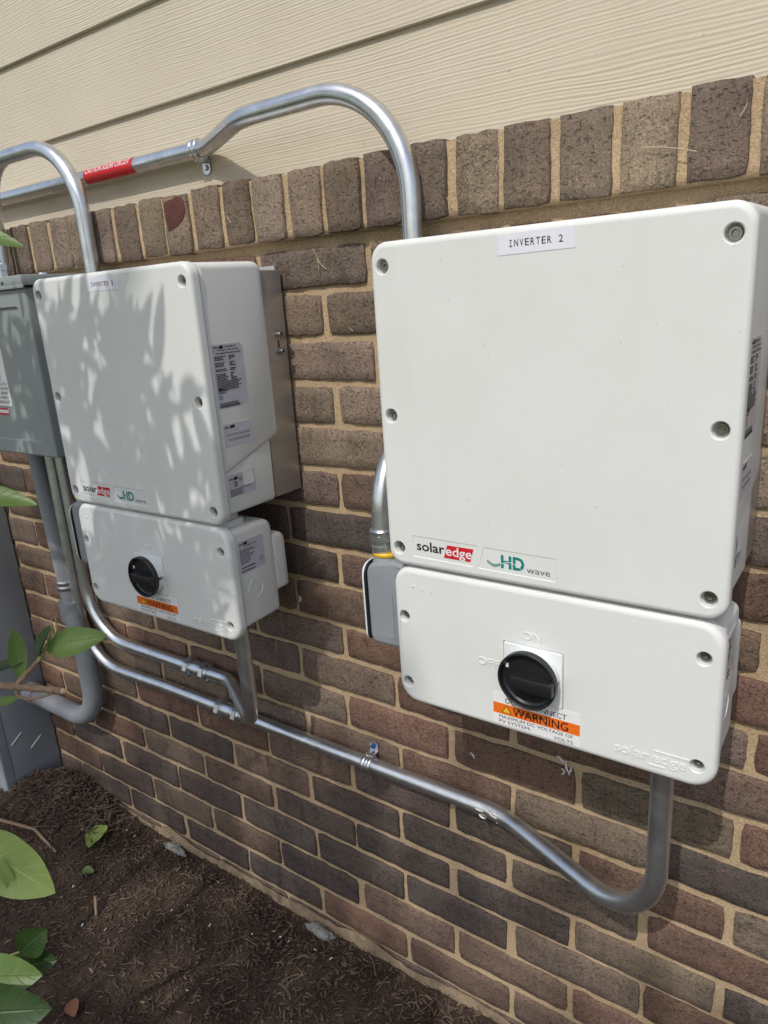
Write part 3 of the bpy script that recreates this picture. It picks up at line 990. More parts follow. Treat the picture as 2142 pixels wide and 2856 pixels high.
    put_text(mb, 'PHOTOVOLTAIC RAPID', -0.1527, -0.1098, -0.2095, -0.2060, sp, 0.0)
    put_text(mb, 'SHUTDOWN SYSTEM', -0.1512, -0.1112, -0.2165, -0.2130, sp, 0.0)
    mb.build('lettering', 'ink_black', npl, fix=False)
    mb = MB(); flat_loop(mb, round_poly([(-0.1600, -0.2690), (-0.1600, -0.2650), (-0.1083, -0.2639), (-0.1077, -0.2970), (-0.1600, -0.2970)], [0, 0.001, 0.002, 0.002, 0], 3), side(0.1810), 0.0004)
    npl = mb.build('nameplate', 'label_grey', root)
    mb = MB(); flat_loop(mb, rr(-0.1311, -0.1103, -0.2848, -0.2651, 0.0015, 3), side(0.1814), 0.0003)
    mb.build('patch', 'label_white', npl)
    mb = MB(); sp2 = side(0.18150)
    put_text(mb, 'solar', -0.1590, -0.1505, -0.2722, -0.2690, sp2, 0.03)
    flat_loop(mb, [(-0.1500, -0.2729), (-0.1424, -0.2729), (-0.1417, -0.2687), (-0.1492, -0.2687)], sp2, 0.0001)
    rg = circ(-0.1363, -0.2735, 0.0030, 20)
    mb.loft([[sp2(a, b, 0.0001) for a, b in rg], [sp2(a, b, 0.0001) for a, b in inset_poly(rg, 0.0006)]])
    put_text(mb, 'ETL', -0.1381, -0.1345, -0.2746, -0.2724, sp2, 0.03)
    for ln in range(5):
        zz_ = -0.2750 - 0.0018 * ln; l2 = r2.uniform(0.005, 0.008)
        flat_loop(mb, [(-0.1500, zz_ - 0.0009), (-0.1500 + l2, zz_ - 0.0009), (-0.1500 + l2, zz_), (-0.1500, zz_)], sp2, 0.0001)
    for ln in range(5):
        zz_ = -0.2862 - 0.0021 * ln; u = -0.1588; e = -0.1588 + r2.uniform(0.022, 0.047)
        while u < e:
            w = r2.uniform(0.002, 0.005); flat_loop(mb, [(u, zz_ - 0.0010), (u + w, zz_ - 0.0010), (u + w, zz_), (u, zz_)], sp2, 0.0001); u += w + 0.0007
    mb.build('lettering', 'ink_black', npl, fix=False)
    # paper name strip
    mb = MB(); flat_loop(mb, [(-0.0349, -0.0002), (0.0405, 0.0008), (0.0403, 0.0193), (-0.0351, 0.0187)], front(-0.184), 0.0004)
    st = mb.build('name_sticker', 'paper_white', root)
    return root, st
inv2, st2 = make_inverter()
inv1 = copy_tree(inv2)
inv2.location = (-0.2869, 0, 1.2331)
inv1.location = (-0.9420, 0, 1.2392)
tag(inv2, 'larger nearer white solar inverter with the INVERTER 2 name strip, in full sun', 'inverter', 'white solar inverters on the wall')
tag(inv1, 'white solar inverter with the INVERTER 1 name strip, dappled with leaf shadow', 'inverter', 'white solar inverters on the wall')
def mono(mb, s, u0, u1, w0, w1, place):
    n = len(s); cw = (u1 - u0) / (n - 0.28)
    for i, ch in enumerate(s):
        if ch == ' ': continue
        a = u0 + cw * i
        g = 0.72 * cw
        if ch == 'I':
            t = (w1 - w0) * 0.11
            flat_loop(mb, [(a + g * .12, w0), (a + g * .88, w0), (a + g * .88, w0 + t), (a + g * .12, w0 + t)], place, 0.00005)
            flat_loop(mb, [(a + g * .12, w1 - t), (a + g * .88, w1 - t), (a + g * .88, w1), (a + g * .12, w1)], place, 0.00005)
            flat_loop(mb, [(a + g * .42, w0), (a + g * .58, w0), (a + g * .58, w1), (a + g * .42, w1)], place, 0.00005)
        else:
            put_text(mb, ch, a + (0.25 * g if ch == '1' else 0), a + g * (0.7 if ch == '1' else 1), w0, w1, place, 0.008)
for inv, s in ((inv2, 'INVERTER 2'), (inv1, 'INVERTER 1')):
    stk = [c for c in inv.children if c.name.startswith('name_sticker')][0]
    mb = MB(); mono(mb, s, -0.0237, 0.0290, 0.0066, 0.0128, front(-0.18455))
    mb.build('lettering', 'ink_black', stk, fix=False)
    if inv is inv1:
        stk.location = (-0.0035, 0, -0.002); stk.rotation_euler = (0, 0.01, 0)

# ------------------------------------------------------------------ safety switch boxes
def make_switch():
    root = empty('safety_switch', (0, 0, 0), None, 'switch box')
    KX, KZ = -0.0040, -0.4370
    outer = rr(-0.1838, 0.1862, -0.5180, -0.3370, 0.026, 8)
    spots = [(-0.1700, -0.4015), (0.1682, -0.3745), (-0.1700, -0.4905), (0.1682, -0.4920)]
    mb = MB()
    holes = [(circ(a, b, 0.0080, 28), 0.0095, 0.0011) for a, b in spots]
    holes.append((rr(KX - 0.0352, KX + 0.0352, KZ - 0.0338, KZ + 0.0338, 0.001, 2), 0.0040, 0.0003))
    plate_front(mb, outer, -0.181, -0.1668, 0.0072, 6, 0, holes)
    mb.build('front_cover', 'white_plastic', root, True, 35)
    for a, b in spots:
        mb = MB(); screw(mb, None, a, -0.1718, b, 0.0051)
        mb.build('screw', 'stainless', root, True, 35)
    prof = round_poly([(-0.1675, -0.3440), (-0.0840, -0.3465), (-0.0826, -0.5000), (-0.1675, -0.5030)], [0, 0.020, 0.010, 0], 7)
    mb = MB(); extrude_x(mb, prof, -0.180, 0.1820, 0.009, 5)
    mb.build('casing', 'white_plastic', root, True, 35)
    prof = round_poly([(-0.0900, -0.3745), (-0.0572, -0.3755), (-0.0568, -0.4680), (-0.0900, -0.4680)], [0, 0.019, 0.008, 0], 7)
    mb = MB(); extrude_x(mb, prof, 0.03, 0.1812, 0.008, 5)
    mb.build('rear_hump', 'white_plastic', root, True, 35)
    mb = MB()
    mb.box((-0.150, -0.1655, -0.3470), (0.160, -0.1300, -0.3220), 0.003)
    mb.box((-0.155, -0.1690, -0.3470), (0.166, -0.1255, -0.3355), 0.003)
    mb.build('neck', 'white_plastic', root, True, 35)
    # knockout on the side
    mb = MB()
    for r0 in (0.0155,):
        ring = circ(-0.1330, -0.4455, r0, 32)
        S = side(0.1820)
        mb.loft([[S(a, b, -0.0003) for a, b in ring], [S(a, b, 0.0006) for a, b in inset_poly(ring, 0.0004)], [S(a, b, 0.0006) for a, b in inset_poly(ring, 0.0013)], [S(a, b, -0.0003) for a, b in inset_poly(ring, 0.0018)]])
    mb.lathe((0.1819, -0.1330, -0.4455), (1, 0, 0), [(0, 0.0018), (0.0006, 0.0015), (0.0009, 0.0006)], 12)
    mb.build('knockout', 'white_plastic', root, True, 35)
    # rotary handle
    mb = MB()
    plate_front(mb, rr(KX - 0.0343, KX + 0.0343, KZ - 0.0329, KZ + 0.0329, 0.0022, 3), -0.1822, -0.176, 0.0012, 3)
    kp = mb.build('knob_plate', 'knob_plate', root, True, 35)
    mb = MB()
    def arc_wall(r0, r1, y0, y1, a0, a1, n=28):
        rings = []
        for i in range(n + 1):
            a = math.radians(a0 + (a1 - a0) * i / n); c, s = math.cos(a), math.sin(a)
            rings.append([(KX + r0 * c, y0, KZ + r0 * s), (KX + r1 * c, y0, KZ + r1 * s), (KX + r1 * c, y1, KZ + r1 * s), (KX + r0 * c, y1, KZ + r0 * s)])
        mb.loft(rings, True, True)
    arc_wall(0.0250, 0.0318, -0.1918, -0.1820, 4, 172)
    arc_wall(0.0250, 0.0318, -0.1918, -0.1820, 186, 352)
    mb.build('collar', 'knob_plate', kp, True, 35)
    mb = MB()
    c0 = (KX, -0.1916, KZ)
    mb.lathe(c0, (0, -1, 0), [(0, 0.0328), (0.0010, 0.0337), (0.0075, 0.0337), (0.0084, 0.0330), (0.0086, 0.0318), (0.0080, 0.0310), (0.0030, 0.0300), (0.0014, 0.0280)], 48, True, True)
    hb = MB()
    kn = mb.build('knob', 'black_plastic', root, True, 35)
    mb = MB(); mb.box((KX - 0.0150, -0.2080, KZ - 0.0075), (KX + 0.0325, -0.1925, KZ + 0.0080), 0.0014)
    mb.build('handle', 'black_plastic', kn, True, 35)
    mb = MB()
    mb.box((KX - 0.0262, -0.1942, KZ + 0.0095), (KX - 0.0228, -0.1928, KZ + 0.0145), 0.0003)
    ind = mb.build('indicator', 'label_white', kn)
    # moulded lettering
    F = front(-0.181)
    mb = MB()
    def raised(items, boxes=()):
        mb = MB()
        for it in items: put_text(mb, *it, F, 0.006, 0, 0, 0.0009)
        for bx in boxes: mb.box(*bx)
        mb.build('lettering', 'white_plastic', root, fix=False)
    raised([('ON', -0.0155, 0.0065, -0.3962, -0.3868)])
    raised([('OFF', -0.0722, -0.0440, -0.4398, -0.4308)])
    raised([('solar', 0.0868, 0.1228, -0.5015, -0.4905), ('edge', 0.1258, 0.1585, -0.5047, -0.4905)], [((0.1275, -0.1818, -0.4886), (0.1610, -0.1806, -0.4874)), ((0.1226, -0.1818, -0.5056), (0.1390, -0.1806, -0.5044))])
    raised([('P', -0.1560, -0.1532, -0.3630, -0.3590)])
    raised([('1', -0.1438, -0.1420, -0.3638, -0.3598)])
    raised([('o', -0.1318, -0.1290, -0.3640, -0.3606)])
    # warning sticker
    mb = MB(); flat_loop(mb, rr(-0.0528, 0.0499, -0.5108, -0.4700, 0.0015, 3), F, 0.0003)
    lb = mb.build('warning_label', 'label_white', root)
    mb = MB(); flat_loop(mb, [(-0.0528, -0.4972), (0.0499, -0.4972), (0.0499, -0.4836), (-0.0528, -0.4836)], front(-0.1813), 0.0001)
    mb.build('stripe', 'label_orange', lb)
    F2 = front(-0.18155)
    mb = MB()
    put_text(mb, 'DC DISCONNECT', -0.0372, 0.0350, -0.4818, -0.4755, F2, 0.0)
    put_text(mb, 'WARNING', -0.0285, 0.0370, -0.4957, -0.4853, F2, 0.012)
    put_text(mb, 'MAXIMUM DC VOLTAGE OF', -0.0455, 0.0425, -0.5025, -0.4985, F2, 0.0)
    put_text(mb, 'PV SYSTEM:', -0.0455, -0.0070, -0.5085, -0.5045, F2, 0.0)
    put_text(mb, 'VOLTS', 0.0205, 0.0425, -0.5098, -0.5058, F2, 0.0)
    tri = [(-0.0425, -0.4950), (-0.0298, -0.4950), (-0.03615, -0.4850)]
    flat_loop(mb, tri, front(-0.18142), 0.00006)
    mb.build('lettering', 'ink_black', lb, fix=False)
    mb = MB(); flat_loop(mb, inset_poly(tri[::-1], -0.0008) if False else [(-0.0411, -0.4943), (-0.0312, -0.4943), (-0.03615, -0.4864)], front(-0.18155), 0.00005)
    hz = mb.build('hazard_triangle', 'label_yellow', lb)
    # rating plate
    mb = MB(); flat_loop(mb, rr(-0.1583, -0.1078, -0.4145, -0.3652, 0.002, 3), side(0.1820), 0.0004)
    npl = mb.build('nameplate', 'label_grey', root)
    mb = MB(); sp = side(0.18248)
    r2 = random.Random(9)
    put_text(mb, 'solar', -0.1572, -0.1492, -0.3712, -0.3680, sp, 0.03)
    flat_loop(mb, [(-0.1487, -0.3718), (-0.1410, -0.3718), (-0.1403, -0.3676), (-0.1480, -0.3676)], sp, 0.0001)
    put_text(mb, 'DC Safety Switch', -0.1478, -0.1215, -0.3758, -0.3724, sp, 0.02)
    for ln in range(8):
        zz_ = -0.3785 - 0.0029 * ln; u = -0.1572; e = u + r2.uniform(0.016, 0.040)
        while u < e:
            w = r2.uniform(0.002, 0.005); flat_loop(mb, [(u, zz_ - 0.0013), (u + w, zz_ - 0.0013), (u + w, zz_), (u, zz_)], sp, 0.0001); u += w + 0.0007
    for zz_ in (-0.4050, -0.4105):
        u = -0.1572
        while u < -0.1290:
            w = r2.choice((0.0005, 0.0009, 0.0012)); flat_loop(mb, [(u, zz_ - 0.0024), (u + w, zz_ - 0.0024), (u + w, zz_), (u, zz_)], sp, 0.0001); u += w + r2.choice((0.0004, 0.0007))
    rg = circ(-0.1155, -0.4020, 0.0036, 20)
    mb.loft([[sp(a, b, 0.0001) for a, b in rg], [sp(a, b, 0.0001) for a, b in inset_poly(rg, 0.0007)]])
    mb.build('lettering', 'ink_black', npl, fix=False)
    # bottom hub
    mb = MB(); mb.lathe((0.1232, -0.122, -0.5015), (0, 0, -1), [(0, 0.019), (0.004, 0.019), (0.006, 0.0165), (0.014, 0.0165)], 24)
    mb.build('hub', 'black_plastic', root, True, 35)
    return root
sw2 = make_switch()
sw1 = copy_tree(sw2)
sw2.location = (-0.2869, 0, 1.2331)
sw1.location = (-0.9420, 0, 1.2392)
tag(sw2, 'nearer white safety switch box, evenly lit, black knob over its orange-striped sticker', 'switch box', 'safety switch boxes under the inverters')
tag(sw1, 'farther white safety switch box speckled by leaf shade, hung below INVERTER 1', 'switch box', 'safety switch boxes under the inverters')

# ------------------------------------------------------------------ conduits
def strap(parent, pos, axis, r, tab_dir, back_y, screw_mat, name='strap'):
    """one-hole strap: two ribs round the tube and a flat tab with a screw"""
    p = Vector(pos)
    mb = MB()
    for d in (-0.006, 0.0, 0.006):
        c = p + Vector(axis) * d
        rings = []
        rad = r + (0.0028 if d else 0.0016)
        mb.lathe(c - Vector(axis) * 0.0032, axis, [(0, r), (0, rad), (0.0010, rad + 0.0006), (0.0054, rad + 0.0006), (0.0064, rad), (0.0064, r)], 24, False, False)
    z0 = p.z + tab_dir * (r - 0.001); z1 = p.z + tab_dir * (r + 0.0225)
    lo, hi = min(z0, z1), max(z0, z1)
    lp = rr(p.x - 0.0085, p.x + 0.0085, lo, hi, 0.0075, 6)
    mb.loft([[(a, back_y, b) for a, b in lp], [(a, back_y - 0.0022, b) for a, b in lp]], True, True)
    mb.box((p.x - 0.0080, p.y, lo if tab_dir > 0 else hi - 0.006), (p.x + 0.0080, back_y, (lo + 0.006) if tab_dir > 0 else hi), 0.001)
    s = mb.build(name, 'zinc_fitting', parent, True, 35)
    mb = MB()
    mb.lathe((p.x, back_y - 0.0022, p.z + tab_dir * (r + 0.0125)), (0, -1, 0), [(0, 0.0048), (0.0022, 0.0046), (0.0034, 0.003)], 6)
    mb.build('screw', screw_mat, s, True, 30)
    return s
def coupling(parent, a, b, r, name='coupling'):
    a = Vector(a); b = Vector(b); d = (b - a).normalized(); L = (b - a).length
    mb = MB()
    mb.lathe(a, d, [(0, r), (0.002, r + 0.0030), (0.004, r + 0.0044), (L * 0.26, r + 0.0044), (L * 0.27, r + 0.0022), (L * 0.36, r + 0.0022), (L * 0.37, r + 0.0032), (L * 0.63, r + 0.0032), (L * 0.64, r + 0.0022), (L * 0.73, r + 0.0022), (L * 0.74, r + 0.0044), (L - 0.004, r + 0.0044), (L - 0.002, r + 0.003), (L, r)], 24)
    for q in (0.06, 0.76):
        mb.lathe(a + d * L * q, d, [(0, r + 0.0045), (0.0008, r + 0.0082), (L * 0.18 - 0.0008, r + 0.0082), (L * 0.18, r + 0.0045)], 8)
    return mb.build(name, 'zinc_fitting', parent, True, 25)
RA = 0.0129
def seam(mb, path, r, n=3):
    pass
# upper run to the nearer inverter
cA = empty('conduit', (-0.96, 0.05, 1.449), 'long steel conduit across the siding with red caution label, arching into the INVERTER 2 unit', 'conduit')
def build_tube(parent, pts, radii, r, mat='galvanised_steel', name='tube', seam_at=None):
    mb = MB(); path = fillet_path(pts, radii)
    # densify straights
    q = [path[0]]
    for p in path[1:]:
        L = (p - q[-1]).length
        k = max(1, int(L / 0.05))
        for i in range(1, k + 1):
            q.append(q[-1] + (p - q[-1]) * (1 / (k - i + 1)))
    tube(mb, q, r, 26)
    o = mb.build(name, mat, None, True, 50)
    child_world(o, parent)
    if seam_at is not None:
        t = (q[1] - q[0]).normalized(); u = Vector(seam_at); line = []
        for i, p in enumerate(q):
            t = (q[min(i + 1, len(q) - 1)] - q[max(i - 1, 0)]).normalized()
            u = (u - t * u.dot(t)).normalized()
            line.append(p + u * (r - 0.0001))
        mb = MB(); tube(mb, line, 0.0006, 6)
        so = mb.build('weld_seam', 'seam_grey', None, True, 60); child_world(so, parent)
    return o
def cw(o, parent):
    o.parent = None
    child_world(o, parent)
    return o
build_tube(cA, [(-2.6, 0.049, 1.4495), (-0.945, 0.049, 1.4495), (-0.785, -0.031, 1.4535), (-0.5135, -0.031, 1.4545), (-0.5135, -0.031, 1.075), (-0.5135, -0.137, 0.985), (-0.5135, -0.137, 0.872)], [0.13, 0.13, 0.145, 0.1, 0.1], RA, seam_at=(0, -0.8, -0.3))
s = strap(None, (-0.966, 0.049, 1.4495), (1, 0, 0), RA, -1, 0.0655, 'zinc_fitting'); cw(s, cA)
mb = MB()
xa, xb = -1.262, -1.120
angs = [math.radians(a) for a in range(95, 262, 6)]
rings = []
for k in range(9):
    x = xa + (xb - xa) * k / 8
    rings.append([(x, 0.049 + (RA + 0.0004) * math.cos(a), 1.4495 + (RA + 0.0004) * math.sin(a)) for a in angs])
mb.loft(rings, False, False, False)
rl = mb.build('caution_label', 'label_red', None, True, 60); cw(rl, cA)
mb = MB()
def around(u, w, d=0.0):
    a = math.radians(150) + (0 - w) / RA
    rad = RA + 0.0008 + d
    return (u, 0.049 + rad * math.cos(a), 1.4495 + rad * math.sin(a))
put_text(mb, 'CAUTION SOLAR CIRCUIT', xa + 0.006, xb - 0.006, -0.0045, 0.0060, around, 0.004, slices=10)
lt = mb.build('lettering', 'ink_white', None, fix=False)
lt.parent = rl
lt.matrix_parent_inverse = Matrix.Translation(-Vector(cA.location)) if False else Matrix.Identity(4)
mb = MB()
for h0, prof in ((0.8865, [(0, 0.0135), (0.0008, 0.0145), (0.0046, 0.0145), (0.005, 0.0135)]),):
    pass
def connector(parent, x, y, z0, up=1):
    mb = MB()
    mb.lathe((x, y, z0), (0, 0, up), [(0, 0.0145), (0.0005, 0.0152), (0.0042, 0.0152), (0.0048, 0.0142), (0.0060, 0.0142), (0.0066, 0.0158), (0.0110, 0.0158), (0.0118, 0.0146), (0.0165, 0.0146)], 24)
    mb.lathe((x, y, z0 + up * 0.0165), (0, 0, up), [(0, 0.0150), (0.0008, 0.0172), (0.0085, 0.0172), (0.0095, 0.0158)], 8, rot=0.3)
    mb.lathe((x, y, z0 + up * 0.0255), (0, 0, up), [(0, 0.0165), (0.005, 0.0168), (0.0066, 0.0155), (0.0070, 0.0128)], 24)
    o = mb.build('connector', 'zinc_fitting', None, True, 30)
    cw(o, parent)
connector(cA, -0.5135, -0.137, 0.891)
# arch into the farther inverter
cB = empty('conduit', (-1.182, -0.03, 1.262), 'steel conduit arch dropping into the top of the INVERTER 1 unit', 'conduit')
build_tube(cB, [(-1.455, -0.045, 1.27), (-1.455, -0.031, 1.494), (-1.182, -0.031, 1.494), (-1.182, -0.031, 1.075), (-1.1686, -0.137, 0.985), (-1.1686, -0.137, 0.878)], [0.07, 0.125, 0.1, 0.1], RA, seam_at=(0.75, -0.7, 0))
connector(cB, -1.1686, -0.137, 0.897)
# feed to the farther switch
RC = 0.0125
cC = empty('conduit', (-1.42, -0.02, 0.55), 'steel conduit curving from the grey disconnect box to the INVERTER 1 switch box', 'conduit')
build_tube(cC, [(-1.420, -0.021, 0.968), (-1.420, -0.021, 0.5175), (-0.985, -0.019, 0.518), (-0.8195, -0.122, 0.524), (-0.8190, -0.122, 0.735)], [0.115, 0.07, 0.055], RC)
o = coupling(None, (-1.107, -0.0195, 0.518), (-1.040, -0.0195, 0.518), RC); cw(o, cC)
connector(cC, -1.420, -0.021, 0.962, -1)
# lower run to the nearer switch
cD = empty('conduit', (-0.66, -0.02, 0.446), 'long low steel conduit along the brick, bending up into the INVERTER 2 switch box', 'conduit')
build_tube(cD, [(-1.458, -0.021, 0.968), (-1.466, -0.021, 0.441), (-1.18, -0.019, 0.4465), (-0.412, -0.019, 0.4475), (-0.1645, -0.122, 0.4480), (-0.1635, -0.122, 0.728)], [0.115, 0.3, 0.17, 0.10], RC)
o = coupling(None, (-1.030, -0.019, 0.4466), (-0.963, -0.019, 0.4466), RC); cw(o, cD)
s = strap(None, (-0.661, -0.019, 0.447), (1, 0, 0), RC, 1, -0.001, 'screw_blue'); cw(s, cD)
connector(cD, -1.458, -0.021, 0.962, -1)
mb = MB()
for d in [(-0.452, -0.0325, 0.452, 0.014, 0.0011, -0.3), (-0.446, -0.0315, 0.442, 0.012, 0.0012, -0.6), (-0.418, -0.0335, 0.460, 0.020, 0.0010, -1.4), (-0.428, -0.035, 0.456, 0.03, 0.0009, 0.0), (-0.440, -0.034, 0.4585, 0.03, 0.0009, -0.05), (-0.405, -0.036, 0.455, 0.014, 0.0009, -0.2)]:
    dab(mb, *d, 0.5)
o = mb.build('caulk_dab', 'caulk', None, True); cw(o, cD); tag(o, kind='stuff')
# grey pvc
cE = empty('pvc_conduit', (-1.47, -0.03, 0.3), 'thick grey plastic conduit with elbow running from disconnect box into the tall cabinet', 'conduit')
build_tube(cE, [(-1.502, -0.030, 0.972), (-1.482, -0.030, 0.585)], [], 0.0168, 'pvc_grey', 'pipe')
build_tube(cE, [(-1.484, -0.030, 0.585), (-1.452, -0.036, 0.48), (-1.448, -0.038, 0.282), (-1.775, -0.042, 0.290)], [0.08, 0.135], 0.0225, 'pvc_grey', 'elbow')
mb = MB(); mb.lathe((-1.4832, -0.030, 0.590), (0.05, 0, -1), [(0, 0.0168), (0, 0.0252), (0.004, 0.0256), (0.045, 0.0256), (0.047, 0.0225)], 26)
o = mb.build('collar', 'pvc_grey', None, True, 35); cw(o, cE)
mb = MB(); mb.lathe((-1.700, -0.0400, 0.2885), (-1, 0, 0), [(0, 0.0225), (0, 0.0262), (0.05, 0.0262), (0.052, 0.031), (0.060, 0.031)], 26)
o = mb.build('collar', 'pvc_grey', None, True, 35); cw(o, cE)
s = strap(None, (-1.4855, -0.030, 0.632), (0, 0, 1), 0.0198, -1, -0.002, 'zinc_fitting') if False else None
mb = MB()
for dz in (-0.012, 0.0):
    mb.lathe((-1.4850, -0.030, 0.632 + dz), (0, 0, 1), [(0, 0.0170), (0, 0.0195), (0.001, 0.0201), (0.008, 0.0201), (0.009, 0.0195), (0.009, 0.0170)], 26, False, False)
mb.box((-1.530, -0.006, 0.618), (-1.500, -0.001, 0.642), 0.001)
o = mb.build('strap', 'zinc_fitting', None, True, 35); cw(o, cE)

# ------------------------------------------------------------------ grey conduit bodies beside the switches
def make_body():
    root = empty('pull_elbow', (0, 0, 0), None, 'conduit fitting')
    lp = round_poly([(-0.0215, 0.0), (0.055, 0.0), (0.055, 0.115), (0.022, 0.119), (-0.0215, 0.112)], [0.014, 0.004, 0.004, 0.006, 0.022], 7)
    mb = MB()
    yb = 0.022
    rings = []
    for i in range(6):
        a = math.pi / 2 * i / 5
        rings.append([(p[0], -yb + 0.006 * (1 - math.sin(a)) , p[1]) for p in inset_poly(lp, 0.006 * (1 - math.cos(a)))])
    rings2 = [[(p[0], yb, p[1]) for p in lp]]
    mb.loft(rings2 + rings, True, True)
    mb.lathe((0.0, 0.0, 0.108), (0, 0, 1), [(0, 0.0205), (0.006, 0.0188), (0.0115, 0.0176), (0.0125, 0.0168)], 28)
    lp2 = rr(-0.016, 0.016, 0.012, 0.078, 0.004, 4)
    mb.loft([[(a + 0.004, -yb - 0.0006, b) for a, b in inset_poly(lp2, 0.0008)]], False, True)
    mb.build('body', 'fitting_grey', root, True, 35)
    prof = round_poly([(-yb - 0.001, 0.002), (yb + 0.001, 0.002), (yb + 0.001, 0.110), (-yb - 0.001, 0.110)], [0.012, 0.012, 0.02, 0.02], 6)
    mb = MB(); mb.loft([[(-0.0240, a, b) for a, b in prof], [(-0.0210, a, b) for a, b in prof]], True, True)
    mb.build('gasket', 'gasket_black', root, True, 35)
    mb = MB(); mb.loft([[(-0.0272, a, b) for a, b in inset_poly(prof, 0.001)], [(-0.0262, a, b) for a, b in prof], [(-0.0240, a, b) for a, b in prof]], True, True)
    mb.build('cover', 'cover_edge', root, True, 35)
    mb = MB(); mb.lathe((0, 0, 0.1205), (0, 0, 1), [(0, 0.0150), (0.0, 0.0188), (0.0016, 0.0196), (0.0036, 0.0196), (0.0050, 0.0184), (0.0050, 0.0140)], 28)
    mb.build('sealing_ring', 'yellow_plastic', root, True, 35)
    return root
lb2 = make_body()
lb1 = copy_tree(lb2)
lb2.location = (-0.5035 - 0.0065, -0.134, 0.768)
lb1.location = (-1.1655, -0.134, 0.774)
tag(lb2, 'grey conduit fitting with yellow ring left of the INVERTER 2 switch box', 'conduit fitting', 'grey conduit fittings')
tag(lb1, 'grey conduit fitting half hidden behind the INVERTER 1 switch box', 'conduit fitting', 'grey conduit fittings')

# ------------------------------------------------------------------ disconnect box
db = empty('disconnect_box', (-1.34, 0.0, 0.965), 'grey steel disconnect box at left edge, half cut off, with warning stickers', 'electrical box')
X0, X1b = -1.52, -1.201
mb = MB(); mb.box((X0, -0.128, 0.967), (X1b, -0.004, 1.262), 0.002)
cw(mb.build('housing', 'grey_enamel', None, True, 30), db)
mb = MB()
cover = rr(X0, X1b - 0.006, 0.9655, 1.2575, 0.004, 3)
plate_front(mb, cover, -0.150, -0.126, 0.004, 4, 0, [(round_poly([(X0 + 0.03, 0.992), (X1b - 0.036, 0.992), (X1b - 0.036, 1.228), (X0 + 0.03, 1.228)], 0.008, 4), 0.0045, 0.0012)])
cv = mb.build('door', 'grey_enamel', None, True, 35); cw(cv, db)
mb = MB(); mb.box((X0 - 0.004, -0.157, 1.2600), (X1b + 0.003, -0.002, 1.2770), 0.002)
mb.box((X0 - 0.004, -0.157, 1.2560), (X1b + 0.003, -0.1535, 1.2625), 0.0008)
cw(mb.build('hood', 'grey_enamel', None, True, 35), db)
for (sx_, sy_, sz_, ax) in ((-1.258, -0.157, 1.2665, (0, -1, 0)), (X1b + 0.003, -0.105, 1.268, (1, 0, 0)), (-1.40, -0.157, 1.2665, (0, -1, 0))):
    mb = MB(); mb.lathe((sx_, sy_, sz_), ax, [(0, 0.0028), (0.001, 0.0026), (0.0014, 0.0014)], 12)
    cw(mb.build('screw', 'dark_hole', None, True, 40), db)
mb = MB(); mb.lathe((-1.455, -0.045, 1.2772), (0, 0, 1), [(0, 0.020), (0.005, 0.020), (0.006, 0.0165), (0.022, 0.0165), (0.023, 0.0185), (0.034, 0.0185), (0.036, 0.014)], 10)
cw(mb.build('connector', 'zinc_fitting', None, True, 30), db)
mb = MB(); mb.lathe((-1.29, -0.06, 1.2772), (0, 0, 1), [(0, 0.012), (0.004, 0.012), (0.005, 0.009), (0.008, 0.008)], 8)
cw(mb.build('bolt', 'zinc_fitting', None, True, 30), db)
YL = -0.1456
mb = MB(); flat_loop(mb, rr(-1.49, -1.3305, 1.0545, 1.158, 0.002, 3), front(YL), 0.0003)
wlb = mb.build('warning_label', 'label_white', None); cw(wlb, db)
mb = MB(); F3 = front(YL - 0.0005)
for t, z in (('TURN RAPID SHUTDOWN SWITCH TO', 1.0925), ('THE OFF POSITION TO SHUT DOWN', 1.0842), ('CONDUCTORS OUTSIDE THE ARRAY', 1.0759), ('CONDUCTORS WITHIN THE ARRAY', 1.0676), ('REMAIN ENERGIZED IN SUNLIGHT', 1.0593)):
    put_text(mb, t, -1.482, -1.3345, z, z + 0.0052, F3, 0.006)
lt = mb.build('lettering', 'ink_black', None, fix=False); lt.parent = wlb
mb = MB()
lp = rr(-1.385, -1.350, 1.1005, 1.128, 0.002, 3)
mb.loft([[F3(a, b, 0) for a, b in lp], [F3(a, b, 0) for a, b in inset_poly(lp, 0.0008)]])
lt = mb.build('pictogram', 'ink_black', None, fix=False); lt.parent = wlb
mb = MB(); flat_loop(mb, [(-1.47, 1.0375), (-1.3495, 1.0375), (-1.3465, 1.0505), (-1.47, 1.0505)], front(YL), 0.0003)
wl2 = mb.build('warning_label', 'label_white', None); cw(wl2, db)
mb = MB()
for z0, z1 in ((1.0375, 1.0410), (1.0470, 1.0505)):
    flat_loop(mb, [(-1.47, z0), (-1.3495, z0), (-1.3475, z1), (-1.47, z1)], front(YL - 0.0003), 0.0001)
lt = mb.build('stripe', 'label_red', None); lt.parent = wl2

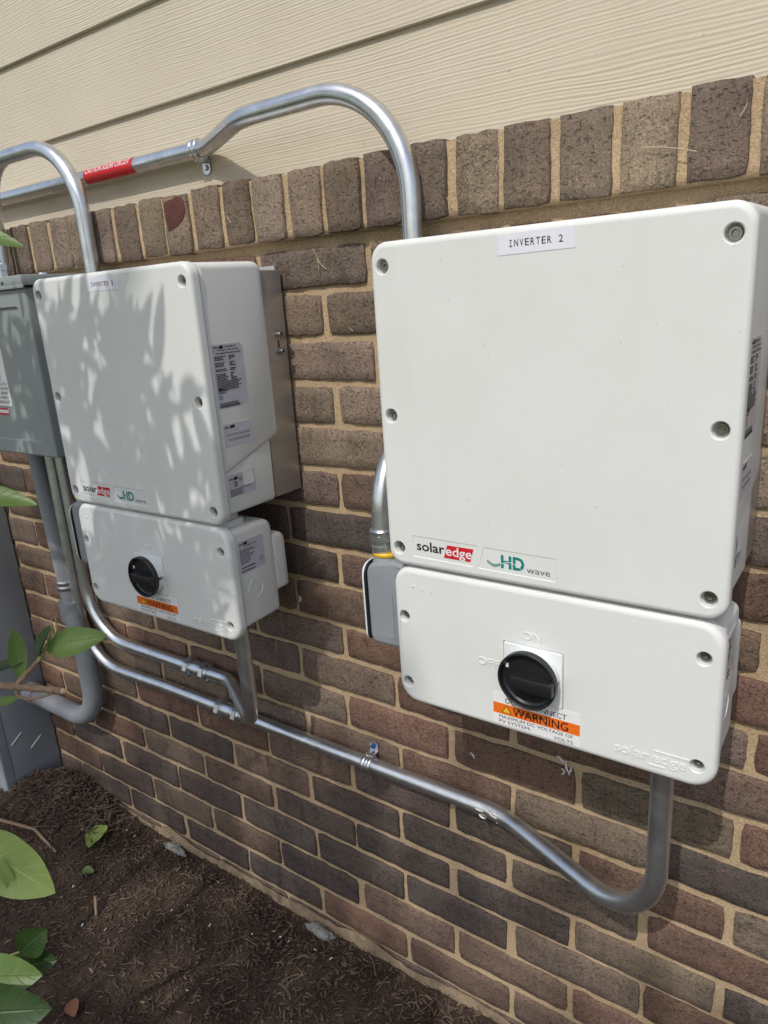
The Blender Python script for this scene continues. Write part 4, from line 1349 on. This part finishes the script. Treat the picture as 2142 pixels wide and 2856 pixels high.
# ------------------------------------------------------------------ tall cabinet at the far left
cab = empty('utility_cabinet', (-1.9, -0.07, 0.0), 'tall grey plastic utility cabinet standing against the wall at lower left', 'cabinet')
CX = -1.7405
mb = MB(); mb.box((-2.10, -0.128, -0.08), (CX, -0.001, 1.02), 0.004, 0, 3)
cw(mb.build('housing', 'cabinet_plastic', None, True, 30), cab)
mb = MB(); plate_front(mb, rr(-2.104, CX + 0.0015, -0.08, 1.025, 0.006, 3), -0.152, -0.127, 0.005, 4, 0, [(rr(-2.08, CX - 0.02, 0.0, 1.0, 0.01, 3), 0.006, 0.002)])
cw(mb.build('door', 'cabinet_plastic', None, True, 35), cab)
mb = MB()
for (y0, z0) in ((-0.072, 0.138), (-0.118, 0.172)):
    c = Vector((CX + 0.0006, y0, z0))
    mb.loft([[(CX - 0.001, y0 + a * 0.82 - b * 0.56, z0 + a * 0.56 + b * 0.82) for a, b in rr(0, 0.04, -0.0022, 0.0022, 0.002, 4)], [(CX + 0.0022, y0 + a * 0.82 - b * 0.56, z0 + a * 0.56 + b * 0.82) for a, b in rr(0.001, 0.039, -0.0012, 0.0012, 0.0012, 4)]], False, True)
cw(mb.build('rib', 'cabinet_plastic', None, True, 35), cab)

# ------------------------------------------------------------------ leaves
def blade(mb, base, tip, nrm, width, cup=0.25, curl=0.12, nu=12, nv=6, mi=0, wav=0.0, seed=0, shape=0.9):
    base = Vector(base); tip = Vector(tip); d = tip - base; L = d.length; t = d.normalized()
    n = Vector(nrm); n = (n - t * n.dot(t)).normalized(); s = t.cross(n)
    o = len(mb.v)
    if mb.uv is None: mb.uv = []
    for i in range(nu + 1):
        u = i / nu
        wd = width * 0.5 * (max(0.0, math.sin(math.pi * u ** shape)) ** 0.75) * (1 - 0.12 * u) + 0.0006
        for j in range(nv + 1):
            v = j / nv * 2 - 1
            h = cup * wd * v * v - curl * L * (u - 0.3) ** 2 + wav * L * math.sin(u * 17 + seed + v * 1.3) * abs(v)
            mb.v.append(tuple(base + d * u + s * (wd * v) + n * h)); mb.uv.append((u, j / nv))
    for i in range(nu):
        for j in range(nv):
            a = o + i * (nv + 1) + j
            mb.f.append((a, a + 1, a + nv + 2, a + nv + 1)); mb.mi.append(mi)
camfwd = -fwd
def leaf_obj(parent, mat, base, tip, width, tilt=(0, 0, 0), **kw):
    mb = MB()
    n = Vector(camfwd) + Vector(tilt)
    blade(mb, base, tip, n, width, **kw)
    o = mb.build('leaf', mat, None, True, 180, fix=False)
    cw(o, parent)
    return o
shrub = empty('shrub', (-1.05, -0.82, 0.0), 'leafy green shrub whose twig and leaves reach in along the left edge', 'shrub')
def twig(pts, r0, r1, mat='bark', name='twig', n=10):
    mb = MB()
    P = [Vector(p) for p in pts]
    path = []
    for i in range(len(P) - 1):
        for k in range(6):
            f = k / 6
            a = P[max(i - 1, 0)]; b = P[i]; c = P[i + 1]; d_ = P[min(i + 2, len(P) - 1)]
            path.append(0.5 * ((2 * b) + (c - a) * f + (2 * a - 5 * b + 4 * c - d_) * f * f + (3 * b - a - 3 * c + d_) * f ** 3))
    path.append(P[-1])
    ph = rnd.random() * 9
    tube(mb, path, lambda t: (r0 + (r1 - r0) * t) * (1 + 0.12 * math.sin(t * 43 + ph)), n)
    o = mb.build(name, mat, None, True, 60); cw(o, shrub)
    return o
# main stems, out of frame to the left
for pts in ([(-1.05, -0.82, -0.02), (-1.06, -0.80, 0.5), (-1.02, -0.78, 1.1), (-1.0, -0.80, 1.7)], [(-1.07, -0.83, -0.02), (-1.2, -0.80, 0.6), (-1.22, -0.76, 1.3)], [(-1.03, -0.83, -0.02), (-0.92, -0.85, 0.5), (-0.86, -0.86, 1.0), (-0.84, -0.84, 1.55)], [(-1.06, -0.84, 0.0), (-1.05, -0.86, 0.4), (-0.88, -0.72, 0.76), (-0.80, -0.60, 0.838)]):
    twig(pts, 0.011, 0.004, name='stem')
# the twig in view
twig([(-0.80, -0.60, 0.838), (-0.745, -0.546, 0.842), (-0.713, -0.523, 0.839), (-0.675, -0.498, 0.832)], 0.0042, 0.0036)
mb = MB(); mb.lathe((-0.6755, -0.4985, 0.8322), (0.038, 0.025, -0.007), [(0, 0.0036), (0.003, 0.0026), (0.0042, 0.001)], 10)
cw(mb.build('cut_end', 'cut_wood', None, True, 60), shrub)
twig([(-0.716, -0.525, 0.839), (-0.709, -0.516, 0.850), (-0.699, -0.504, 0.864)], 0.0034, 0.0022)
twig([(-0.716, -0.525, 0.839), (-0.712, -0.526, 0.8305), (-0.702, -0.521, 0.8270), (-0.690, -0.513, 0.8290), (-0.680, -0.506, 0.832)], 0.0018, 0.0012)
twig([(-0.699, -0.504, 0.864), (-0.695, -0.498, 0.873), (-0.693, -0.495, 0.8775)], 0.0022, 0.0016, 'green_stem')
twig([(-0.696, -0.500, 0.871), (-0.690, -0.491, 0.889), (-0.6875, -0.487, 0.908)], 0.0009, 0.0005, 'green_stem')
twig([(-0.693, -0.496, 0.879), (-0.683, -0.487, 0.894), (-0.6815, -0.486, 0.910)], 0.0008, 0.0005, 'green_stem')
leaf_obj(shrub, 'leaf_green', (-0.6945, -0.4965, 0.8755), (-0.645, -0.457, 0.886), 0.031, (0.1, -0.1, 0.55), cup=0.2, curl=0.15, wav=0.006, shape=0.85)
leaf_obj(shrub, 'leaf_dark', (-0.698, -0.503, 0.868), (-0.690, -0.489, 0.900), 0.020, (-0.7, 0.2, 0.1), cup=0.5, curl=0.1)
leaf_obj(shrub, 'leaf_green', (-0.7115, -0.5195, 0.8465), (-0.722, -0.510, 0.898), 0.018, (0.75, 0.1, 0.0), cup=0.3, curl=-0.15, shape=1.05)
leaf_obj(shrub, 'leaf_dark', (-0.7120, -0.514, 0.864), (-0.752, -0.545, 0.852), 0.014, (0.0, 0.2, 1.4), cup=0.5, curl=0.2)
leaf_obj(shrub, 'leaf_green', (-0.716, -0.524, 0.826), (-0.755, -0.550, 0.815), 0.010, (0.2, 0.0, 0.8), cup=0.3)
# big pale leaf and its small companions
leaf_obj(shrub, 'leaf_pale', (-0.650, -0.628, 0.762), (-0.5705, -0.5985, 0.707), 0.052, (-0.15, -0.05, 0.35), cup=0.18, curl=0.10, wav=0.008, nu=18, nv=8, shape=1.0)
leaf_obj(shrub, 'leaf_pale', (-0.613, -0.618, 0.742), (-0.598, -0.617, 0.708), 0.009, (0.6, 0.2, 0.1), cup=0.3)
twig([(-0.90, -0.80, 0.70), (-0.75, -0.70, 0.765), (-0.650, -0.628, 0.762)], 0.003, 0.0014)
# dark leaves, bottom left
leaf_obj(shrub, 'leaf_dark', (-0.5000, -0.6615, 0.7420), (-0.4845, -0.6460, 0.7580), 0.024, (0.2, 0.1, 0.2), cup=0.2, curl=0.1, wav=0.01)
leaf_obj(shrub, 'leaf_dark', (-0.512, -0.668, 0.725), (-0.477, -0.648, 0.7345), 0.027, (0.0, 0.1, 0.5), cup=0.2, curl=0.15, wav=0.008)
leaf_obj(shrub, 'leaf_green', (-0.520, -0.700, 0.742), (-0.462, -0.667, 0.7475), 0.032, (-0.1, 0.0, 0.6), cup=0.15, curl=0.15, wav=0.006)
leaf_obj(shrub, 'leaf_dark', (-0.500, -0.715, 0.738), (-0.4335, -0.6780, 0.7440), 0.040, (0.1, 0.0, 0.35), cup=0.15, curl=0.14, wav=0.006)
twig([(-0.85, -0.85, 0.62), (-0.60, -0.74, 0.72), (-0.520, -0.690, 0.742), (-0.500, -0.6615, 0.742)], 0.0028, 0.0008, 'green_stem')
# leaf tips at the left edge
leaf_obj(shrub, 'leaf_green', (-0.640, -0.575, 1.070), (-0.576, -0.537, 1.0585), 0.022, (0, 0, 1.0), cup=0.3, curl=0.12)
leaf_obj(shrub, 'leaf_green', (-0.345, -0.690, 1.245), (-0.305, -0.6625, 1.2345), 0.013, (0, 0, 0.8), cup=0.3, curl=0.12)
# the mass of foliage out of frame that throws the dappled shade
mb = MB()
def shade_spot(hx, hz, y):
    k = (-y - 0.184)
    return Vector((hx + 0.10 * k, y, hz + SUN_TAN * k))
r3 = random.Random(21)
cnt = 0
cent = []
for _ in range(235):
    hx = r3.uniform(-1.50, -0.77); hz = r3.uniform(0.62, 1.235)
    if hx < -1.2 and hz < 0.9: continue
    lim = 1.225 + 0.02 * math.sin(hx * 30) if hx < -0.93 else 1.225 - (hx + 0.93) * 1.55
    if hz > lim: continue
    if hx > -0.83 and r3.random() < 0.4: continue
    y = r3.uniform(-0.98, -0.66)
    cent.append((hx, hz, y))
for hx, hz, y in cent:
    p = shade_spot(hx, hz, y)
    dirn = Vector((r3.uniform(-0.7, 0.7), r3.uniform(-0.4, 0.4), r3.uniform(0.2, 1))).normalized()
    nlv = r3.randint(4, 7) if hz > 0.93 else r3.randint(5, 8)
    tw = [p - dirn * 0.07, p, p + dirn * 0.05]
    for q in range(nlv):
        b0 = p + dirn * r3.uniform(-0.06, 0.05)
        ld = (dirn * 0.6 + Vector((r3.uniform(-1, 1), r3.uniform(-1, 1), r3.uniform(-0.6, 0.9)))).normalized()
        L = r3.uniform(0.045, 0.085)
        blade(mb, b0, b0 + ld * L, Vector((r3.uniform(-1, 1), r3.uniform(-1, 0.3), 1.2)), L * r3.uniform(0.24, 0.34), nu=5, nv=2, curl=0.2)
        cnt += 1
fo = mb.build('foliage', 'leaf_green', None, True, 180, fix=False)
cw(fo, shrub); tag(fo, kind='stuff')
mb = MB()
for hx, hz, y in cent:
    p = shade_spot(hx, hz, y)
    tube(mb, [p + Vector((0.02, -0.02, -0.10)), p + Vector((0, 0, -0.03)), p + Vector((0, 0, 0.05))], 0.0016, 5)
o = mb.build('twig', 'bark', None, True); cw(o, shrub); tag(o, kind='stuff')

# ------------------------------------------------------------------ unseen tree, added behind the camera to shade the lower wall
tree = empty('added_shade_tree', (-0.45, -5.2, 0.0), 'dense leafy tree, unseen, added to shade the lower wall', 'tree')
mb = MB()
tube(mb, [Vector((-0.45, -5.2, -0.1)), Vector((-0.48, -5.2, 1.0)), Vector((-0.40, -5.15, 2.3)), Vector((-0.45, -5.2, 4.2)), Vector((-0.45, -5.2, 5.6))], lambda t: 0.17 * (1 - t) + 0.03, 14)
cw(mb.build('trunk', 'bark', None, True, 60), tree)
r4 = random.Random(3)
for k in range(9):
    a = k * 2.4; z0 = 2.3 + 0.3 * k
    e = Vector((-0.45 + 1.7 * math.cos(a), -5.2 + 0.8 * math.sin(a), z0 + 0.9))
    mb = MB(); tube(mb, [Vector((-0.45, -5.2, z0)), Vector((-0.45, -5.2, z0)).lerp(e, 0.5) + Vector((0, 0, 0.2)), e], lambda t: 0.05 * (1 - t) + 0.01, 8)
    cw(mb.build('limb', 'bark', None, True, 60), tree)
mb = MB()
clumps = []
while len(clumps) < 400:
    a, b, c = (r4.uniform(-1, 1) for _ in range(3))
    if a * a + b * b + c * c > 1: continue
    x = -0.45 + 2.2 * a; y = -5.2 + 1.2 * b; z = 4.95 + 1.5 * c
    zs = z + SUN_TAN * y; xs = x + 0.10 * y
    tt = min(1.0, max(0.0, (xs + 0.85) / 0.2)); tt = tt * tt * (3 - 2 * tt)
    if zs > 0.70 - 0.40 * tt + 0.05 * math.sin(xs * 4.0): continue  # crown trimmed so that its shade keeps to the lower wall
    clumps.append((x, y, z))
for (x, y, z) in clumps:
    for q in range(14):
        p = Vector((x + max(-0.25, min(0.25, r4.gauss(0, 0.13))), y + max(-0.2, min(0.2, r4.gauss(0, 0.12))), z + max(-0.2, min(0.06, r4.gauss(0, 0.10)))))
        if r4.random() < 0.35 * min(1, max(0, (p.x - 0.05) / 0.5)): continue
        d = Vector((r4.uniform(-1, 1), r4.uniform(-1, 1), r4.uniform(-0.8, 0.5))).normalized()
        L = r4.uniform(0.09, 0.14)
        blade(mb, p, p + d * L, Vector((r4.uniform(-1, 1), r4.uniform(-1, 1), 1)), L * 0.6, nu=3, nv=2, curl=0.15)
cr = mb.build('crown', 'tree_leaf', None, True, 180, fix=False)
cw(cr, tree)

# ------------------------------------------------------------------ ground litter
mb = MB()
r5 = random.Random(11)
def chip(mb, x, y, L, w, a, mi, lift=0.0):
    n = 4
    z = gh(x, y) + 0.0015 + lift
    d = Vector((math.cos(a), math.sin(a), r5.uniform(-0.35, 0.35)))
    s = Vector((-math.sin(a), math.cos(a), r5.uniform(-0.4, 0.4)))
    rings = []
    bend = r5.uniform(-0.15, 0.15)
    for i in range(n):
        t = i / (n - 1) - 0.5
        c = Vector((x, y, z)) + d * (L * t) + s * (bend * L * t * t * 2)
        ww = w * (1 - 0.8 * abs(t) ** 2 * 2) * 0.5
        rings.append([tuple(c + s * ww), tuple(c + Vector((0, 0, w * 0.28))), tuple(c - s * ww), tuple(c - Vector((0, 0, w * 0.25)))])
    mb.loft(rings, True, True, True, mi)
for _ in range(9000):
    x = r5.uniform(-1.95, -0.05); y = -abs(r5.gauss(0, 0.26)) - 0.004
    if y < -0.75: continue
    t = r5.random()
    mi = 0 if t < 0.62 else (1 if t < 0.965 else 2)
    L = r5.uniform(0.003, 0.014) * (1.3 if mi == 1 else 1)
    chip(mb, x, y, L, r5.uniform(0.0015, 0.0048), r5.uniform(0, math.pi), mi, r5.uniform(0, 0.003))
# extra heap round the cabinet
for _ in range(1300):
    x = r5.gauss(-1.62, 0.11); y = -abs(r5.gauss(0.05, 0.08)) - 0.004
    if x < -1.735 and y > -0.15: continue
    chip(mb, x, y, r5.uniform(0.008, 0.03), r5.uniform(0.0015, 0.005), r5.uniform(0, math.pi), 0 if r5.random() < 0.8 else 1, r5.uniform(0, 0.012))
tag(mb.build('mulch', ['mulch_dark', 'mulch_brown', 'mulch_tan'], None, False), 'dark shredded bark mulch scattered over the soil', 'mulch', kind='stuff')
mb = MB()
for _ in range(120):
    x = r5.uniform(-1.7, -0.1); y = -abs(r5.gauss(0, 0.24)) - 0.01
    if r5.random() < 0.5: x = r5.gauss(-0.62, 0.22); y = -abs(r5.gauss(0.06, 0.07))
    a = r5.uniform(0, 6.28); L = r5.uniform(0.015, 0.05)
    z = gh(x, y) + 0.004
    p = Vector((x, y, z)); pts = []
    bend = r5.uniform(-0.5, 0.5)
    for k in range(5):
        pts.append(p.copy()); p = p + Vector((math.cos(a), math.sin(a), r5.uniform(-0.1, 0.25))) * (L / 4); a += bend
    tube(mb, pts, r5.uniform(0.0003, 0.0006), 4)
tag(mb.build('dry_grass', 'dry_stalk', None, True), 'thin dry grass stalks lying on the mulch', 'dry grass', kind='stuff')
# pale lumps at the wall foot
def lump(name, c, size, seed, label):
    bm = bmesh.new()
    bmesh.ops.create_icosphere(bm, subdivisions=4, radius=1.0)
    for v in bm.verts:
        d = 1 + 0.30 * noise.noise(v.co * 1.6 + Vector((seed, 0, 0))) + 0.12 * noise.noise(v.co * 5 + Vector((0, seed, 0)))
        v.co = Vector((v.co.x * size[0], v.co.y * size[1], v.co.z * size[2])) * d
    me = bpy.data.meshes.new(name); bm.to_mesh(me); bm.free()
    me.materials.append(MATS['foam_grey'])
    me.polygons.foreach_set('use_smooth', [True] * len(me.polygons))
    o = bpy.data.objects.new(name, me); COL.objects.link(o); o.location = c
    tag(o, label, 'lump', 'pale lumps at the foot of the wall')
lump('mortar_lump', (-1.262, -0.020, -0.002), (0.036, 0.010, 0.009), 2.0, 'pale grey lump at wall foot, the one nearer the grey cabinet')
lump('mortar_lump', (-0.822, -0.018, -0.003), (0.032, 0.011, 0.010), 5.0, 'pale grey lump at wall foot, the one farther from the cabinet')
# white crumbs
mb = MB()
for (x, y) in [(-1.40, -0.05), (-1.385, -0.048), (-1.372, -0.05), (-1.10, -0.12), (-1.02, -0.13), (-1.12, -0.145), (-0.90, -0.07), (-0.88, -0.072), (-0.86, -0.070), (-0.93, -0.10), (-1.2, -0.25), (-1.25, -0.27), (-0.98, -0.2), (-0.8, -0.06), (-0.76, -0.06), (-1.47, -0.12), (-1.36, -0.22), (-1.6, -0.05), (-0.95, -0.25)]:
    L = r5.uniform(0.003, 0.010)
    chip(mb, x, y, L, r5.uniform(0.002, 0.0035), r5.uniform(0, 3), 0, 0.004)
tag(mb.build('mortar_crumbs', 'caulk', None, False), 'tiny white crumbs strewn over the dark mulch', 'crumbs', kind='stuff')
# fallen leaves
def fallen(name, mat, x, y, a, L, w, label):
    mb = MB()
    z = gh(x, y) + 0.012
    d = Vector((math.cos(a), math.sin(a), 0.05)) * L
    c = Vector((x, y, z))
    blade(mb, c - d / 2, c + d / 2, (0.15, -0.3, 1), w, cup=0.2, curl=0.12, nu=14, nv=6, wav=0.015, shape=0.8)
    o = mb.build(name, mat, None, True, 180, fix=False)
    tag(o, label, 'leaf', 'fallen leaves on the mulch')
fallen('fallen_leaf', 'leaf_pale', -1.430, -0.112, -1.0, 0.075, 0.050, 'larger pale green leaf lying on mulch near the cabinet')
fallen('fallen_leaf', 'leaf_green', -1.362, -0.180, 0.3, 0.030, 0.020, 'small torn green leaf scrap lying below the larger fallen leaf')
fallen('fallen_leaf', 'brown_leaf', -1.095, -0.390, -0.4, 0.038, 0.026, 'curled dead brown leaf on bare soil at bottom edge')
# a root and a stick in the mulch
def stick(pts, r, label):
    mb = MB(); tube(mb, [Vector((x, y, gh(x, y) + dz)) for x, y, dz in pts], lambda t: r * (1 - 0.4 * t), 8)
    tag(mb.build('stick', 'bark', None, True, 60), label, 'stick', 'sticks on the ground')
stick([(-1.75, -0.235, 0.01), (-1.66, -0.215, 0.012), (-1.55, -0.19, 0.014), (-1.47, -0.19, 0.006)], 0.005, 'bent brown stick lying in mulch in front of the cabinet')
stick([(-1.262, -0.225, 0.035), (-1.245, -0.24, 0.005)], 0.004, 'short stub of stick poking up beside the big pale leaf')
